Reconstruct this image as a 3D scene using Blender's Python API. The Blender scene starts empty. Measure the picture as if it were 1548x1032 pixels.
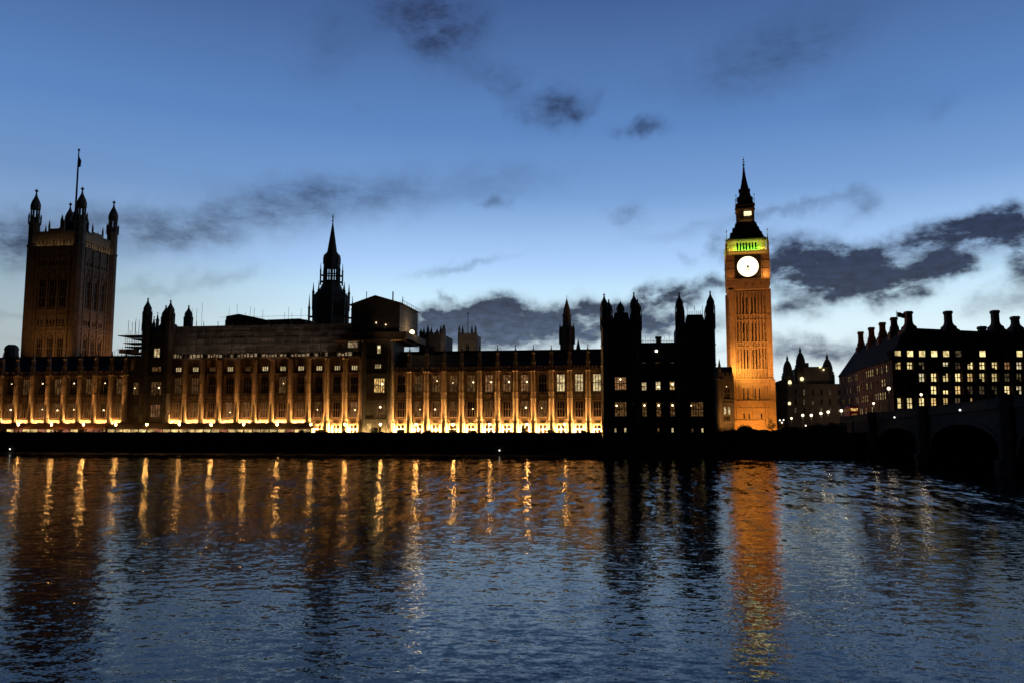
import bpy, math, random
from mathutils import Vector, Matrix, noise as mnoise
rnd = random.Random(7)
R = math.radians
S = bpy.context.scene
COL = S.collection

# ------------------------------------------------------------------ camera
W0, H0, FPX = 1548.0, 1032.0, 1250.0
CAM = Vector((0.0, 0.0, 7.6)); YAW = R(8.5); PITCH = R(5.98)
cd = bpy.data.cameras.new('camera'); cam = bpy.data.objects.new('camera', cd); COL.objects.link(cam)
cd.sensor_width = 36; cd.lens = 36 * FPX / W0; cd.clip_start = 0.5; cd.clip_end = 9000
cam.location = CAM; cam.rotation_euler = (R(90) + PITCH, 0, YAW)
S.camera = cam
_f = Vector((-math.sin(YAW) * math.cos(PITCH), math.cos(YAW) * math.cos(PITCH), math.sin(PITCH)))
_r = Vector((math.cos(YAW), math.sin(YAW), 0)); _u = _r.cross(_f)
def look(px, py):
    """direction seen at a pixel of the survey photograph"""
    return (_r * ((px - 774) / FPX) + _u * ((516 - py) / FPX) + _f)
def at(px, py, Y):
    d = look(px, py); return CAM + d * (Y / d.y)

# ------------------------------------------------------------------ render settings
S.render.engine = 'CYCLES'
S.view_settings.view_transform = 'Standard'; S.view_settings.look = 'None'
S.view_settings.exposure = 0.0; S.view_settings.gamma = 1.0; S.view_settings.use_curve_mapping = False
S.cycles.use_denoising = True; S.cycles.max_bounces = 4; S.cycles.diffuse_bounces = 2; S.cycles.glossy_bounces = 3
S.cycles.sample_clamp_indirect = 6.0; S.cycles.caustics_reflective = False; S.cycles.caustics_refractive = False

def lin(r, g, b):
    f = lambda c: (c / 255 / 12.92) if c / 255 <= .04045 else ((c / 255 + .055) / 1.055) ** 2.4
    return (f(r), f(g), f(b), 1.0)

# ------------------------------------------------------------------ world: dusk sky after sunset, afterglow in the west (+Y)
Wd = bpy.data.worlds.new("World"); S.world = Wd; Wd.use_nodes = True
class NT:
    def __init__(s, nt): s.nt = nt; s.n = nt.nodes; s.l = nt.links
    def add(s, t, **kw):
        n = s.n.new(t)
        for k, v in kw.items(): setattr(n, k, v)
        return n
    def set(s, sock, v):
        if hasattr(v, 'is_output') or isinstance(v, bpy.types.NodeSocket): s.l.new(v, sock)
        else: sock.default_value = v
    def math(s, op, a, b=0.0, c=0.0, clamp=False):
        n = s.add('ShaderNodeMath', operation=op, use_clamp=clamp)
        s.set(n.inputs[0], a); s.set(n.inputs[1], b); s.set(n.inputs[2], c); return n.outputs[0]
    def vmath(s, op, a, b=None):
        n = s.add('ShaderNodeVectorMath', operation=op); s.set(n.inputs[0], a)
        if b is not None: s.set(n.inputs[1], b)
        return n.outputs['Value' if op in ('LENGTH', 'DOT_PRODUCT') else 'Vector']
    def maprange(s, v, a, b, c=0.0, d=1.0, typ='SMOOTHSTEP'):
        n = s.add('ShaderNodeMapRange', interpolation_type=typ); s.set(n.inputs['Value'], v)
        for k, x in zip(('From Min', 'From Max', 'To Min', 'To Max'), (a, b, c, d)): s.set(n.inputs[k], x)
        return n.outputs[0]
    def noise(s, vec, scale, detail=3.0, rough=.5, dim='3D'):
        n = s.add('ShaderNodeTexNoise', noise_dimensions=dim); s.l.new(vec, n.inputs['Vector'])
        n.inputs['Scale'].default_value = scale; n.inputs['Detail'].default_value = detail; n.inputs['Roughness'].default_value = rough
        return n
    def ramp(s, v, pts, interp='LINEAR'):
        n = s.add('ShaderNodeValToRGB'); s.set(n.inputs[0], v); cr = n.color_ramp; cr.interpolation = interp
        while len(cr.elements) < len(pts): cr.elements.new(.5)
        for e, (p, c) in zip(cr.elements, pts): e.position = p; e.color = c
        return n.outputs[0]
    def mix(s, f, a, b, blend='MIX'):
        n = s.add('ShaderNodeMix', data_type='RGBA', blend_type=blend)
        s.set(n.inputs[0], f); s.set(n.inputs[6], a); s.set(n.inputs[7], b); return n.outputs[2]

w = NT(Wd.node_tree); w.n.clear()
tc = w.add('ShaderNodeTexCoord'); sep = w.add('ShaderNodeSeparateXYZ'); nrm = w.vmath('NORMALIZE', tc.outputs['Generated'])
w.l.new(nrm, sep.inputs[0]); dx, dy, dz = sep.outputs
el = w.math('MULTIPLY', w.math('ARCSINE', dz), 57.2958)
az = w.math('MULTIPLY', w.math('ARCTAN2', dx, dy), 57.2958)
sky = w.ramp(w.math('DIVIDE', el, 90.0, clamp=True), [(0, lin(222, 230, 232)), (4.0 / 90, lin(228, 242, 246)), (6.7 / 90, lin(220, 243, 252)), (9.4 / 90, lin(196, 230, 253)), (11.2 / 90, lin(172, 209, 252)),
    (15.7 / 90, lin(120, 160, 213)), (20.1 / 90, lin(92, 134, 193)), (28.3 / 90, lin(65, 96, 150)), (45 / 90, lin(34, 56, 104)), (1, lin(13, 23, 50))])
glow = w.math('SUBTRACT', 1.0, w.math('MULTIPLY', w.math('MULTIPLY', w.maprange(az, -16, -42, 0, .46), w.maprange(el, 22, 7, 0, 1)), 1.0))
sky = w.mix(1.0, sky, w.math('MULTIPLY', glow, 1.0), 'MULTIPLY')
# cloud shapes: (px, py, half length px, half height px, tilt deg, weight)
CL = [(1218, 404, 90, 42, -12, 1.5), (1315, 430, 72, 26, -12, 1.35), (1415, 356, 84, 18, 5, 1.1), (1430, 398, 46, 24, 20, 1.0), (1375, 405, 70, 26, -12, .9), (1275, 390, 46, 18, 0, .45), (1500, 345, 60, 24, 8, .9), (1545, 380, 55, 52, 10, 1.1), (1520, 318, 40, 20, 20, .7), (1095, 372, 22, 22, 0, .6),
      (200, 352, 200, 38, 6, .62), (430, 316, 200, 42, 8, .42), (620, 290, 180, 36, 8, .34), (15, 372, 80, 40, 0, .6), (790, 278, 110, 24, 6, .22), (400, 285, 120, 40, 8, .2),
      (650, 38, 90, 54, -15, 1.0), (756, 126, 38, 24, -10, .6), (842, 166, 58, 30, 4, .95), (975, 197, 34, 15, 0, .75), (500, 62, 52, 66, -25, .42), (1170, 82, 175, 48, 12, .62), (1310, 150, 100, 40, 0, .2), (1430, 160, 50, 16, 0, .26),
      (950, 327, 27, 20, 0, .55), (751, 313, 26, 13, 0, .5), (1308, 311, 46, 22, 15, .5), (1215, 312, 100, 9, 9, .48), (1050, 345, 120, 12, 9, .3),
      (770, 494, 230, 36, 3, 1.55), (700, 480, 110, 24, 4, .9), (1010, 445, 130, 16, 9, 1.1), (1000, 492, 100, 16, 4, .8), (1190, 470, 40, 16, 0, .8), (1235, 528, 95, 22, 4, 1.0), (1100, 520, 60, 8, 5, .4),
      (335, 420, 75, 14, 14, .42), (215, 436, 60, 9, 12, .33), (690, 398, 85, 8, 11, .45), (680, 440, 14, 11, -30, .5), (1505, 460, 50, 20, 4, .55), (560, 168, 22, 14, 0, .2), (20, 485, 60, 7, 5, .4), (1040, 388, 22, 10, 0, .35), (1400, 545, 120, 10, 4, .3), (60, 520, 100, 6, 3, .25)]
pos = w.add('ShaderNodeCombineXYZ'); w.l.new(az, pos.inputs[0]); w.l.new(el, pos.inputs[1])
wn = w.noise(pos.outputs[0], .34, 4.0, .58)
warp = w.add('ShaderNodeVectorMath', operation='MULTIPLY_ADD'); w.l.new(wn.outputs['Color'], warp.inputs[0])
warp.inputs[1].default_value = (5.6, 3.0, 0); w.l.new(w.vmath('SUBTRACT', pos.outputs[0], (2.8, 1.5, 0)), warp.inputs[2])
tot = None
for (px, py, hl, hh, tilt, wt) in CL:
    d = look(px, py).normalized(); a0 = math.degrees(math.atan2(d.x, d.y)); e0 = math.degrees(math.asin(d.z))
    k = 57.3 / 1250 / (1 + ((px - 774) / 1250) ** 2)
    m = w.add('ShaderNodeMapping', vector_type='TEXTURE'); w.l.new(warp.outputs[0], m.inputs['Vector'])
    m.inputs['Location'].default_value = (a0, e0, 0); m.inputs['Rotation'].default_value = (0, 0, R(tilt)); m.inputs['Scale'].default_value = (hl * k * 1.65, hh * 1.75 * .046, 1)
    fo = w.maprange(w.vmath('LENGTH', m.outputs[0]), 1.0, 0.0, 0.0, wt)
    tot = fo if tot is None else w.math('ADD', tot, fo)
mp = w.add('ShaderNodeMapping'); w.l.new(pos.outputs[0], mp.inputs['Vector']); mp.inputs['Scale'].default_value = (.55, 1.25, 1); mp.inputs['Rotation'].default_value = (0, 0, R(-8))
fine = w.noise(mp.outputs[0], .6, 9.0, .66)
dens = w.math('ADD', tot, w.math('MULTIPLY', w.math('SUBTRACT', fine.outputs['Fac'], .5), w.math('MULTIPLY', w.math('MINIMUM', w.math('MULTIPLY', tot, tot), 1.15), 3.4)))
dens = w.maprange(dens, -.05, 1.35, 0, .97)
cl_hi = w.ramp(w.math('DIVIDE', el, 90.0, clamp=True), [(0, lin(96, 114, 138)), (6.3 / 90, lin(66, 84, 112)), (8.5 / 90, lin(36, 47, 74)), (12 / 90, lin(30, 40, 67)), (22 / 90, lin(44, 60, 96)), (30 / 90, lin(48, 66, 104)), (1, lin(12, 20, 45))])
cl_var = w.noise(mp.outputs[0], 1.3, 5.0, .55)
cl_col = w.mix(w.maprange(cl_var.outputs['Fac'], .35, .7), cl_hi, w.mix(.35, cl_hi, lin(30, 38, 58)))
cl_hl = w.noise(mp.outputs[0], 2.2, 6.0, .62)
cl_col = w.mix(1.0, cl_col, w.maprange(cl_hl.outputs['Fac'], .34, .7, .72, 1.55, 'LINEAR'), 'MULTIPLY')
col = w.mix(dens, sky, cl_col)
# the eastern half of the sky, behind the camera, has already gone dark
east = w.maprange(dy, -.25, .55, .010, 1.0)
col = w.mix(1.0, col, east, 'MULTIPLY')
nish = w.add('ShaderNodeTexSky', sky_type='NISHITA'); nish.sun_disc = False; nish.sun_elevation = R(-3); nish.sun_rotation = R(-12)
bg1 = w.add('ShaderNodeBackground'); w.l.new(nish.outputs[0], bg1.inputs[0]); bg1.inputs[1].default_value = .05
bg2 = w.add('ShaderNodeBackground'); w.l.new(col, bg2.inputs[0]); bg2.inputs[1].default_value = 1.0
ad = w.add('ShaderNodeAddShader'); w.l.new(bg1.outputs[0], ad.inputs[0]); w.l.new(bg2.outputs[0], ad.inputs[1])
wo = w.add('ShaderNodeOutputWorld'); w.l.new(ad.outputs[0], wo.inputs[0])

# ------------------------------------------------------------------ materials
def newmat(name):
    m = bpy.data.materials.new(name); m.use_nodes = True; t = NT(m.node_tree); t.n.clear()
    o = t.add('ShaderNodeOutputMaterial'); b = t.add('ShaderNodeBsdfPrincipled'); t.l.new(b.outputs[0], o.inputs[0]); return m, t, b, o
def stone(name, c, rough=.9, var=.35, sc=.7, spec=.2):
    m, t, b, o = newmat(name); g = t.add('ShaderNodeNewGeometry'); p = g.outputs['Position']
    n1 = t.noise(p, sc, 6, .62); n2 = t.noise(p, sc * .17, 3, .5)
    mp = t.add('ShaderNodeMapping'); t.l.new(p, mp.inputs[0]); mp.inputs['Scale'].default_value = (1.6, 1.6, .22); n3 = t.noise(mp.outputs[0], .9, 4, .6)
    f = t.math('ADD', t.math('MULTIPLY', n1.outputs['Fac'], .5), t.math('ADD', t.math('MULTIPLY', n2.outputs['Fac'], .25), t.math('MULTIPLY', n3.outputs['Fac'], .25)))
    f = t.maprange(f, .32, .68, 1 - var, 1 + var, 'LINEAR')
    vm = t.add('ShaderNodeVectorMath', operation='SCALE'); vm.inputs[0].default_value = c[:3]; t.l.new(f, vm.inputs['Scale'])
    t.l.new(vm.outputs[0], b.inputs['Base Color']); b.inputs['Roughness'].default_value = rough; b.inputs['Specular IOR Level'].default_value = spec
    bp = t.add('ShaderNodeBump'); bp.inputs['Strength'].default_value = .5; bp.inputs['Distance'].default_value = .08
    n4 = t.noise(p, 2.2, 5, .6); t.l.new(n4.outputs['Fac'], bp.inputs['Height']); t.l.new(bp.outputs[0], b.inputs['Normal'])
    return m
def emit(name, c, st, var=0.0, sc=1.4):
    m, t, b, o = newmat(name); t.n.remove(b); e = t.add('ShaderNodeEmission'); t.l.new(e.outputs[0], o.inputs[0]); e.inputs[0].default_value = (*c[:3], 1)
    if var:
        g = t.add('ShaderNodeNewGeometry'); n = t.noise(g.outputs['Position'], sc, 3, .55)
        oi = t.add('ShaderNodeObjectInfo')
        k = t.maprange(n.outputs['Fac'], .36, .64, 1 - var, 1 + .4 * var, 'LINEAR')
        k = t.math('MULTIPLY', k, t.maprange(oi.outputs['Random'], 0, 1, .55, 1.15, 'LINEAR'))
        t.l.new(t.math('MULTIPLY', k, st), e.inputs[1])
        hs = t.add('ShaderNodeHueSaturation'); hs.inputs['Color'].default_value = (*c[:3], 1)
        t.l.new(t.maprange(n.outputs['Fac'], .3, .7, .49, .51, 'LINEAR'), hs.inputs['Hue']); t.l.new(hs.outputs[0], e.inputs[0])
    else: e.inputs[1].default_value = st
    return m
M = {}
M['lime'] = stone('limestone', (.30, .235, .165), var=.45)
M['lime_wall'] = stone('dark wall limestone', (.14, .098, .065), var=.5)  # sooty stone, colour lowered further to imitate less floodlight between the piers
M['lime_dirty'] = stone('sooty limestone', (.17, .145, .115), var=.5)
M['lime_tower'] = stone('clock tower limestone', (.31, .23, .15), var=.3, sc=.9)
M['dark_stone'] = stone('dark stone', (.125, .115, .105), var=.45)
M['granite'] = stone('river wall granite', (.03, .029, .028), var=.5, sc=.5)
M['bridge'] = stone('painted bridge iron', (.05, .054, .05), var=.35, rough=.8, spec=.05)
M['brick'] = stone('dark red brick', (.14, .085, .06), var=.3)
M['portland'] = stone('pale building stone', (.27, .24, .21), var=.35)
M['slate'] = stone('iron roof tiles', (.035, .036, .040), rough=.75, var=.4, sc=1.2)
M['slate2'] = stone('slate roof', (.014, .013, .012), rough=.9, var=.35, spec=.04)
M['bronze'] = stone('dark bronze roof', (.04, .038, .035), rough=.8, var=.35)
M['iron'] = stone('dark iron', (.03, .03, .032), rough=.6, var=.2)
M['hand_pale'] = stone('pale hand metal', (.5, .33, .10), rough=.45, var=.25)  # pale colour imitates dial glare washing out the dark clock hands
M['sheet'] = stone('scaffold sheeting', (.30, .285, .275), rough=.8, var=.55, sc=.4)
for k_ in ('sheet', 'sheet_dark_'):
    if k_ in M:
        t = NT(M[k_].node_tree); bs = next(n for n in t.n if n.type == 'BSDF_PRINCIPLED'); src = bs.inputs['Base Color'].links[0].from_socket
        gq = t.add('ShaderNodeNewGeometry'); sn = t.add('ShaderNodeVectorMath', operation='SNAP'); t.l.new(gq.outputs['Position'], sn.inputs[0]); sn.inputs[1].default_value = (2.9, 400, 1.95); wnz = t.add('ShaderNodeTexWhiteNoise'); t.l.new(sn.outputs[0], wnz.inputs['Vector'])
        sc_ = t.add('ShaderNodeVectorMath', operation='SCALE'); t.l.new(src, sc_.inputs[0]); t.l.new(t.maprange(wnz.outputs['Value'], 0, 1, .55, 1.3, 'LINEAR'), sc_.inputs['Scale']); t.l.new(sc_.outputs[0], bs.inputs['Base Color'])
M['sheet_dark'] = stone('dark scaffold sheeting', (.14, .12, .105), rough=.8, var=.4, sc=.4)
M['pipe'] = stone('galvanised scaffold tube', (.16, .155, .15), rough=.5, var=.2)
M['plank'] = stone('scaffold boards', (.17, .13, .09), var=.4)
M['paving'] = stone('paving', (.16, .15, .14), var=.3)
M['earth'] = stone('city ground', (.05, .05, .048), var=.4)
M['asphalt'] = stone('asphalt', (.05, .05, .052), var=.25)
M['bark'] = stone('bark', (.07, .055, .04), var=.35)
M['leaf'] = stone('dark leaves', (.035, .05, .025), var=.5, sc=2.0)
M['canvas'] = stone('awning canvas', (.22, .10, .065), rough=.85, var=.5, sc=.35)
M['canvas_dark'] = stone('dark awning canvas', (.10, .075, .055), rough=.85, var=.4, sc=.35)
M['red_paint'] = stone('red paint', (.42, .025, .02), rough=.65, var=.1, spec=.08)
M['tyre'] = stone('tyre rubber', (.03, .03, .03), var=.1)
M['flagcloth'] = stone('flag cloth', (.09, .09, .17), var=.2)
m, t, b, o = newmat('dark window glass'); b.inputs['Base Color'].default_value = (.012, .012, .014, 1); b.inputs['Roughness'].default_value = .12; M['glass'] = m
M['warm'] = emit('lit room warm', (1.0, .60, .20), .85, .75)
M['dimwarm'] = emit('lit room dim', (1.0, .50, .18), .11, .9)
M['pink'] = emit('lit room reddish', (1.0, .48, .20), .28, .85)
M['white'] = emit('lit room white', (1.0, .76, .38), .75, .7)
M['office'] = emit('lit office', (1.0, .78, .34), 1.3, .62, .9)
M['office_warm'] = emit('lit office warm', (1.0, .66, .24), .95, .7, .9)
M['office_pale'] = emit('lit office pale', (1.0, .86, .52), .9, .7, .9)
M['office_dim'] = emit('half lit office', (1.0, .75, .42), .10, .95, .9)
M['tent'] = emit('lit marquee window', (1.0, .66, .26), .95, .8, .6)
M['tent_red'] = emit('lit marquee lining', (1.0, .36, .20), .40, .8, .6)
M['attic'] = emit('lit attic', (1.0, .72, .42), .28, .7)
M['clock'] = emit('backlit opal glass', (1.0, .86, .52), 2.4)
M['lantern'] = emit('lantern light', (1.0, .80, .42), 1.6)
LG = []
for st_ in (90, 135, 180): M['lampglow%d' % st_] = emit('lamp globe', (1.0, .49, .125), st_)
M['bulb'] = emit('interior lamp', (1.0, .74, .40), 4.5)
M['street'] = emit('street lamp glow', (1.0, .80, .52), 3.0)
M['streetw'] = emit('white lamp glow', (1.0, .88, .68), 4.0)
M['navlight'] = emit('navigation light', (.95, .95, .85), 3.0)
M['tail'] = emit('tail lamp', (1.0, .05, .02), 5.0)

# ------------------------------------------------------------------ building helpers
class Fr:
    """a local frame standing on the ground: x along the front, y into the building"""
    def __init__(s, x, y, z=5.4, ang=0.0):
        s.M = Matrix.Translation((x, y, z)) @ Matrix.Rotation(ang, 4, 'Z'); s.I = s.M.inverted(); s.ang = ang
    def hit(s, px, py, dy=0.0):
        o = s.I @ CAM; d = s.I.to_3x3() @ look(px, py); t = (dy - o.y) / d.y; p = o + d * t; return p.x, p.z
    def rect(s, a, b, c, d, dy=0.0):
        x0, z1 = s.hit(a, c, dy); x1, z0 = s.hit(b, d, dy); return x0, x1, z0, z1
class MB:
    def __init__(s): s.v = []; s.f = []
    def add(s, vs, fs, T=None):
        k = len(s.v); s.v += [(T @ Vector(v)) if T else Vector(v) for v in vs]; s.f += [tuple(i + k for i in f) for f in fs]; return s
    def box(s, x0, x1, y0, y1, z0, z1, T=None):
        return s.add([(x0, y0, z0), (x1, y0, z0), (x1, y1, z0), (x0, y1, z0), (x0, y0, z1), (x1, y0, z1), (x1, y1, z1), (x0, y1, z1)],
                     [(3, 2, 1, 0), (4, 5, 6, 7), (0, 1, 5, 4), (1, 2, 6, 5), (2, 3, 7, 6), (3, 0, 4, 7)], T)
    def lathe(s, prof, cx=0, cy=0, n=8, rot=None, T=None):
        rot = math.pi / n if rot is None else rot; vs = []; fs = []
        for r, z in prof:
            for i in range(n): a = rot + 2 * math.pi * i / n; vs.append((cx + r * math.cos(a), cy + r * math.sin(a), z))
        for j in range(len(prof) - 1):
            for i in range(n): a, b = j * n + i, j * n + (i + 1) % n; fs.append((a, b, b + n, a + n))
        fs.append(tuple(reversed(range(n)))); fs.append(tuple(range((len(prof) - 1) * n, len(prof) * n)))
        return s.add(vs, fs, T)
    def square(s, prof, cx=0, cy=0, T=None):
        return s.lathe([(r * math.sqrt(2), z) for r, z in prof], cx, cy, 4, math.pi / 4, T)
    def tube(s, a, b, r0, r1=None, n=5, T=None):
        r1 = r0 if r1 is None else r1; a = Vector(a); b = Vector(b); d = (b - a).normalized()
        u = d.orthogonal().normalized(); v = d.cross(u); vs = []
        for p, r in ((a, r0), (b, r1)):
            for i in range(n): q = 2 * math.pi * i / n; vs.append(p + u * (r * math.cos(q)) + v * (r * math.sin(q)))
        return s.add(vs, [(i, (i + 1) % n, n + (i + 1) % n, n + i) for i in range(n)] + [tuple(reversed(range(n))), tuple(range(n, 2 * n))], T)
    def prism(s, pts, y0, y1, T=None):
        """outline in x,z pushed along y"""
        n = len(pts); vs = [(x, y0, z) for x, z in pts] + [(x, y1, z) for x, z in pts]
        return s.add(vs, [tuple(range(n)), tuple(reversed(range(n, 2 * n)))] + [(i, n + i, n + (i + 1) % n, (i + 1) % n) for i in range(n)], T)
    def plan(s, pts, z0, z1, T=None):
        n = len(pts); vs = [(x, y, z0) for x, y in pts] + [(x, y, z1) for x, y in pts]
        return s.add(vs, [tuple(reversed(range(n))), tuple(range(n, 2 * n))] + [(i, (i + 1) % n, n + (i + 1) % n, n + i) for i in range(n)], T)
    def sphere(s, c, r, n=8, T=None):
        k = n // 2 + 1; return s.lathe([(max(.02 * r, r * math.sin(math.pi * i / k)), c[2] - r * math.cos(math.pi * i / k)) for i in range(k + 1)], c[0], c[1], n, None, T)
    def wall(s, x0, x1, z0, z1, holes, y=0.0, d=.5, T=None):
        """front face with recessed openings and their reveals"""
        H = [(max(a, x0), min(b, x1), max(c, z0), min(e, z1)) for a, b, c, e in holes if b > x0 and a < x1 and e > z0 and c < z1]
        xs = sorted({round(q, 4) for h in H for q in h[:2]} | {round(x0, 4), round(x1, 4)}); zs = sorted({round(q, 4) for h in H for q in h[2:]} | {round(z0, 4), round(z1, 4)})
        for i in range(len(xs) - 1):
            for j in range(len(zs) - 1):
                cx = (xs[i] + xs[i + 1]) / 2; cz = (zs[j] + zs[j + 1]) / 2
                if any(a < cx < b and c < cz < e for a, b, c, e in H): continue
                s.add([(xs[i], y, zs[j]), (xs[i + 1], y, zs[j]), (xs[i + 1], y, zs[j + 1]), (xs[i], y, zs[j + 1])], [(0, 1, 2, 3)], T)
        for a, b, c, e in H:
            s.add([(a, y, c), (a, y + d, c), (a, y + d, e), (a, y, e)], [(0, 1, 2, 3)], T); s.add([(b, y, c), (b, y + d, c), (b, y + d, e), (b, y, e)], [(3, 2, 1, 0)], T)
            s.add([(a, y, c), (b, y, c), (b, y + d, c), (a, y + d, c)], [(0, 1, 2, 3)], T); s.add([(a, y, e), (b, y, e), (b, y + d, e), (a, y + d, e)], [(3, 2, 1, 0)], T)
        return s
    def mesh(s, name, mat):
        me = bpy.data.meshes.new(name); me.from_pydata([tuple(v) for v in s.v], [], s.f); me.materials.append(M[mat] if isinstance(mat, str) else mat); me.update(); return me
def put(name, me, parent=None, loc=(0, 0, 0), rz=0.0):
    o = bpy.data.objects.new(name, me); COL.objects.link(o); o.parent = parent; o.location = loc; o.rotation_euler = (0, 0, rz); return o
def part(name, mb, mat, parent=None, loc=(0, 0, 0), rz=0.0): return put(name, mb.mesh(name, mat), parent, loc, rz)
def tag(o, label=None, cat=None, group=None, kind=None):
    for k, v in (('label', label), ('category', cat), ('group', group), ('kind', kind)):
        if v: o[k] = v
    return o
def thing(name, fr, label, cat, group=None):
    o = bpy.data.objects.new(name, None); COL.objects.link(o); o.empty_display_size = 1; o.matrix_world = fr.M; return tag(o, label, cat, group)
def area(parent, loc, aim, sx, sy, power, color, spread=180):
    l = bpy.data.lights.new('floodlight', 'AREA'); l.shape = 'RECTANGLE'; l.size = sx; l.size_y = sy; l.energy = power; l.color = color; l.spread = R(spread)
    o = bpy.data.objects.new('floodlight', l); COL.objects.link(o); o.parent = parent; o.location = loc
    o.rotation_euler = (Vector(aim) - Vector(loc)).to_track_quat('-Z', 'Y').to_euler(); return o
def spot(parent, loc, aim, power, color, ang=60, blend=.6, rad=.3):
    l = bpy.data.lights.new('floodlight', 'SPOT'); l.energy = power; l.color = color; l.spot_size = R(ang); l.spot_blend = blend; l.shadow_soft_size = rad
    o = bpy.data.objects.new('floodlight', l); COL.objects.link(o); o.parent = parent; o.location = loc
    o.rotation_euler = (Vector(aim) - Vector(loc)).to_track_quat('-Z', 'Y').to_euler(); return o
def point(parent, loc, power, color, rad=.2):
    l = bpy.data.lights.new('lamp', 'POINT'); l.energy = power; l.color = color; l.shadow_soft_size = rad
    o = bpy.data.objects.new('lamp_light', l); COL.objects.link(o); o.parent = parent; o.location = loc; return o
AMBER = (1.0, .47, .13); YEL = (1.0, .60, .20); ORANGE = (1.0, .36, .05)

_wc = {}
def window(parent, x, z, wd, ht, lights=3, tiers=2, pane='glass', frame='lime', y=0.0, rz=0.0, arch=False, lamp=None, T=None, dep=.5, name='window', shallow=False):
    """one mullioned window; origin at the middle of its sill. pane is a child, a lamp inside too"""
    key = (round(wd, 2), round(ht, 2), lights, tiers, frame, arch, shallow)
    if key not in _wc:
        f = MB(); h = wd / 2; e = min(.12, wd * .1); y0, y1 = (.03, .10) if shallow else (.16, .40)
        f.box(-h, -h + e, y0, y1, 0, ht); f.box(h - e, h, y0, y1, 0, ht); f.box(-h + e, h - e, y0, y1, 0, e); f.box(-h + e, h - e, y0, y1, ht - e, ht)
        mw = min(.09, wd * .05)
        for i in range(1, lights): q = -h + wd * i / lights; f.box(q - mw, q + mw, y0 + .12 * (y1 - y0), y1 - .08 * (y1 - y0), e, ht - e)
        for j in range(1, tiers): q = ht * j / tiers; f.box(-h + e, h - e, y0 + .3 * (y1 - y0), y1 - .15 * (y1 - y0), q - mw * 1.3, q + mw * 1.3)
        if arch:
            n = 6; lw = wd / lights
            for i in range(lights):
                xa = -h + lw * i; xm = xa + lw / 2; zt = ht - e
                for sgn in (-1, 1):
                    pts = [(xm + sgn * lw / 2, zt - lw * .8), (xm + sgn * lw / 2, zt)] + [(xm, zt)] + [(xm + sgn * lw / 2 * (1 - math.cos(a)) * 1.0, zt - lw * .8 * (1 - math.sin(a))) for a in [math.pi / 2 * (1 - k / n) for k in range(1, n)]]
                    if sgn < 0: pts.reverse()
                    f.prism(pts, y0 + .06, y1 - .05)
        g = MB().box(-h + .02, h - .02, dep - .07, dep - .03, .02, ht - .02)
        _wc[key] = (f.mesh(name + '_frame', frame), g)
        _wc[key] += ({},)
    fm, g, pm = _wc[key]
    if pane not in pm: pm[pane] = g.mesh('pane', pane)
    loc = Vector((x, y, z))
    if T is not None: loc = T @ loc
    o = put(name, fm, parent, loc, rz); put('pane', pm[pane], o)
    if lamp:
        lx, lz, lr = lamp; k = ('lamp', lr)
        if k not in _wc: _wc[k] = MB().sphere((0, 0, 0), lr, 8).mesh('interior_lamp', 'bulb')
        put('interior_lamp', _wc[k], o, (lx, .24, lz)).scale = (.72, .72, .72)
    return o

OGEE = [(1.0, 0), (1.16, .02), (1.16, .05), (.98, .07), (1.12, .18), (1.06, .30), (.80, .44), (.50, .56), (.27, .70), (.16, .84), (.30, .88), (.30, .91), (.10, .93), (.05, 1.0)]
def turret_mb(mb, cx, cy, r, z0, z1, ztip, rings=3, T=None):
    """octagonal stair turret with string courses, ogee cap and finial"""
    hb = (z1 - z0); p = [(r, z0)]
    for k in range(1, rings + 1): q = z0 + hb * k / (rings + .6); p += [(r, q), (r * 1.14, q + .12), (r * 1.14, q + .40), (r, q + .55)]
    p += [(r, z1 - .6), (r * 1.18, z1 - .35), (r * 1.18, z1), (r * .86, z1 + .15)]
    hc = ztip - z1; p += [(r * .86, z1 + hc * .30), (r * 1.0, z1 + hc * .32)]
    p += [(r * .92 * a, z1 + hc * (.33 + .67 * b)) for a, b in OGEE[2:]]
    mb.lathe(p, cx, cy, 8, None, T)
    for i in range(8):
        a = math.pi / 8 + math.pi / 4 * i; x = cx + r * 1.08 * math.cos(a); y = cy + r * 1.08 * math.sin(a)
        mb.lathe([(r * .13, z1 - hb * .1), (r * .13, z1 + hc * .22), (r * .19, z1 + hc * .23), (.02, z1 + hc * .42)], x, y, 4, None, T)
    return mb
def crenels(mb, x0, x1, y0, y1, z, h, step=1.2, T=None):
    mb.box(x0, x1, y0, y1, z, z + h * .5, T); n = max(1, int((x1 - x0) / step)); s = (x1 - x0) / n
    for i in range(n): mb.box(x0 + s * (i + .18), x0 + s * (i + .82), y0 + .01, y1 - .01, z + h * .5 - .01, z + h, T)
def crenels_(*a, **k): m = MB(); crenels(m, *a, **k); return m
def pinnacle_mb(r=.5, h1=3.2, h2=2.4):
    m = MB(); m.square([(r, 0), (r, h1 * .45), (r * 1.25, h1 * .47), (r * 1.25, h1 * .52), (r * .85, h1 * .54), (r * .85, h1), (r * 1.2, h1 + .08), (r * 1.2, h1 + .25)])
    m.square([(r * .75, h1 + .25), (r * .35, h1 + h2 * .5), (r * .5, h1 + h2 * .54), (r * .22, h1 + h2 * .62), (.07, h1 + h2 * .9), (.2, h1 + h2 * .93), (.04, h1 + h2)]); return m

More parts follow.
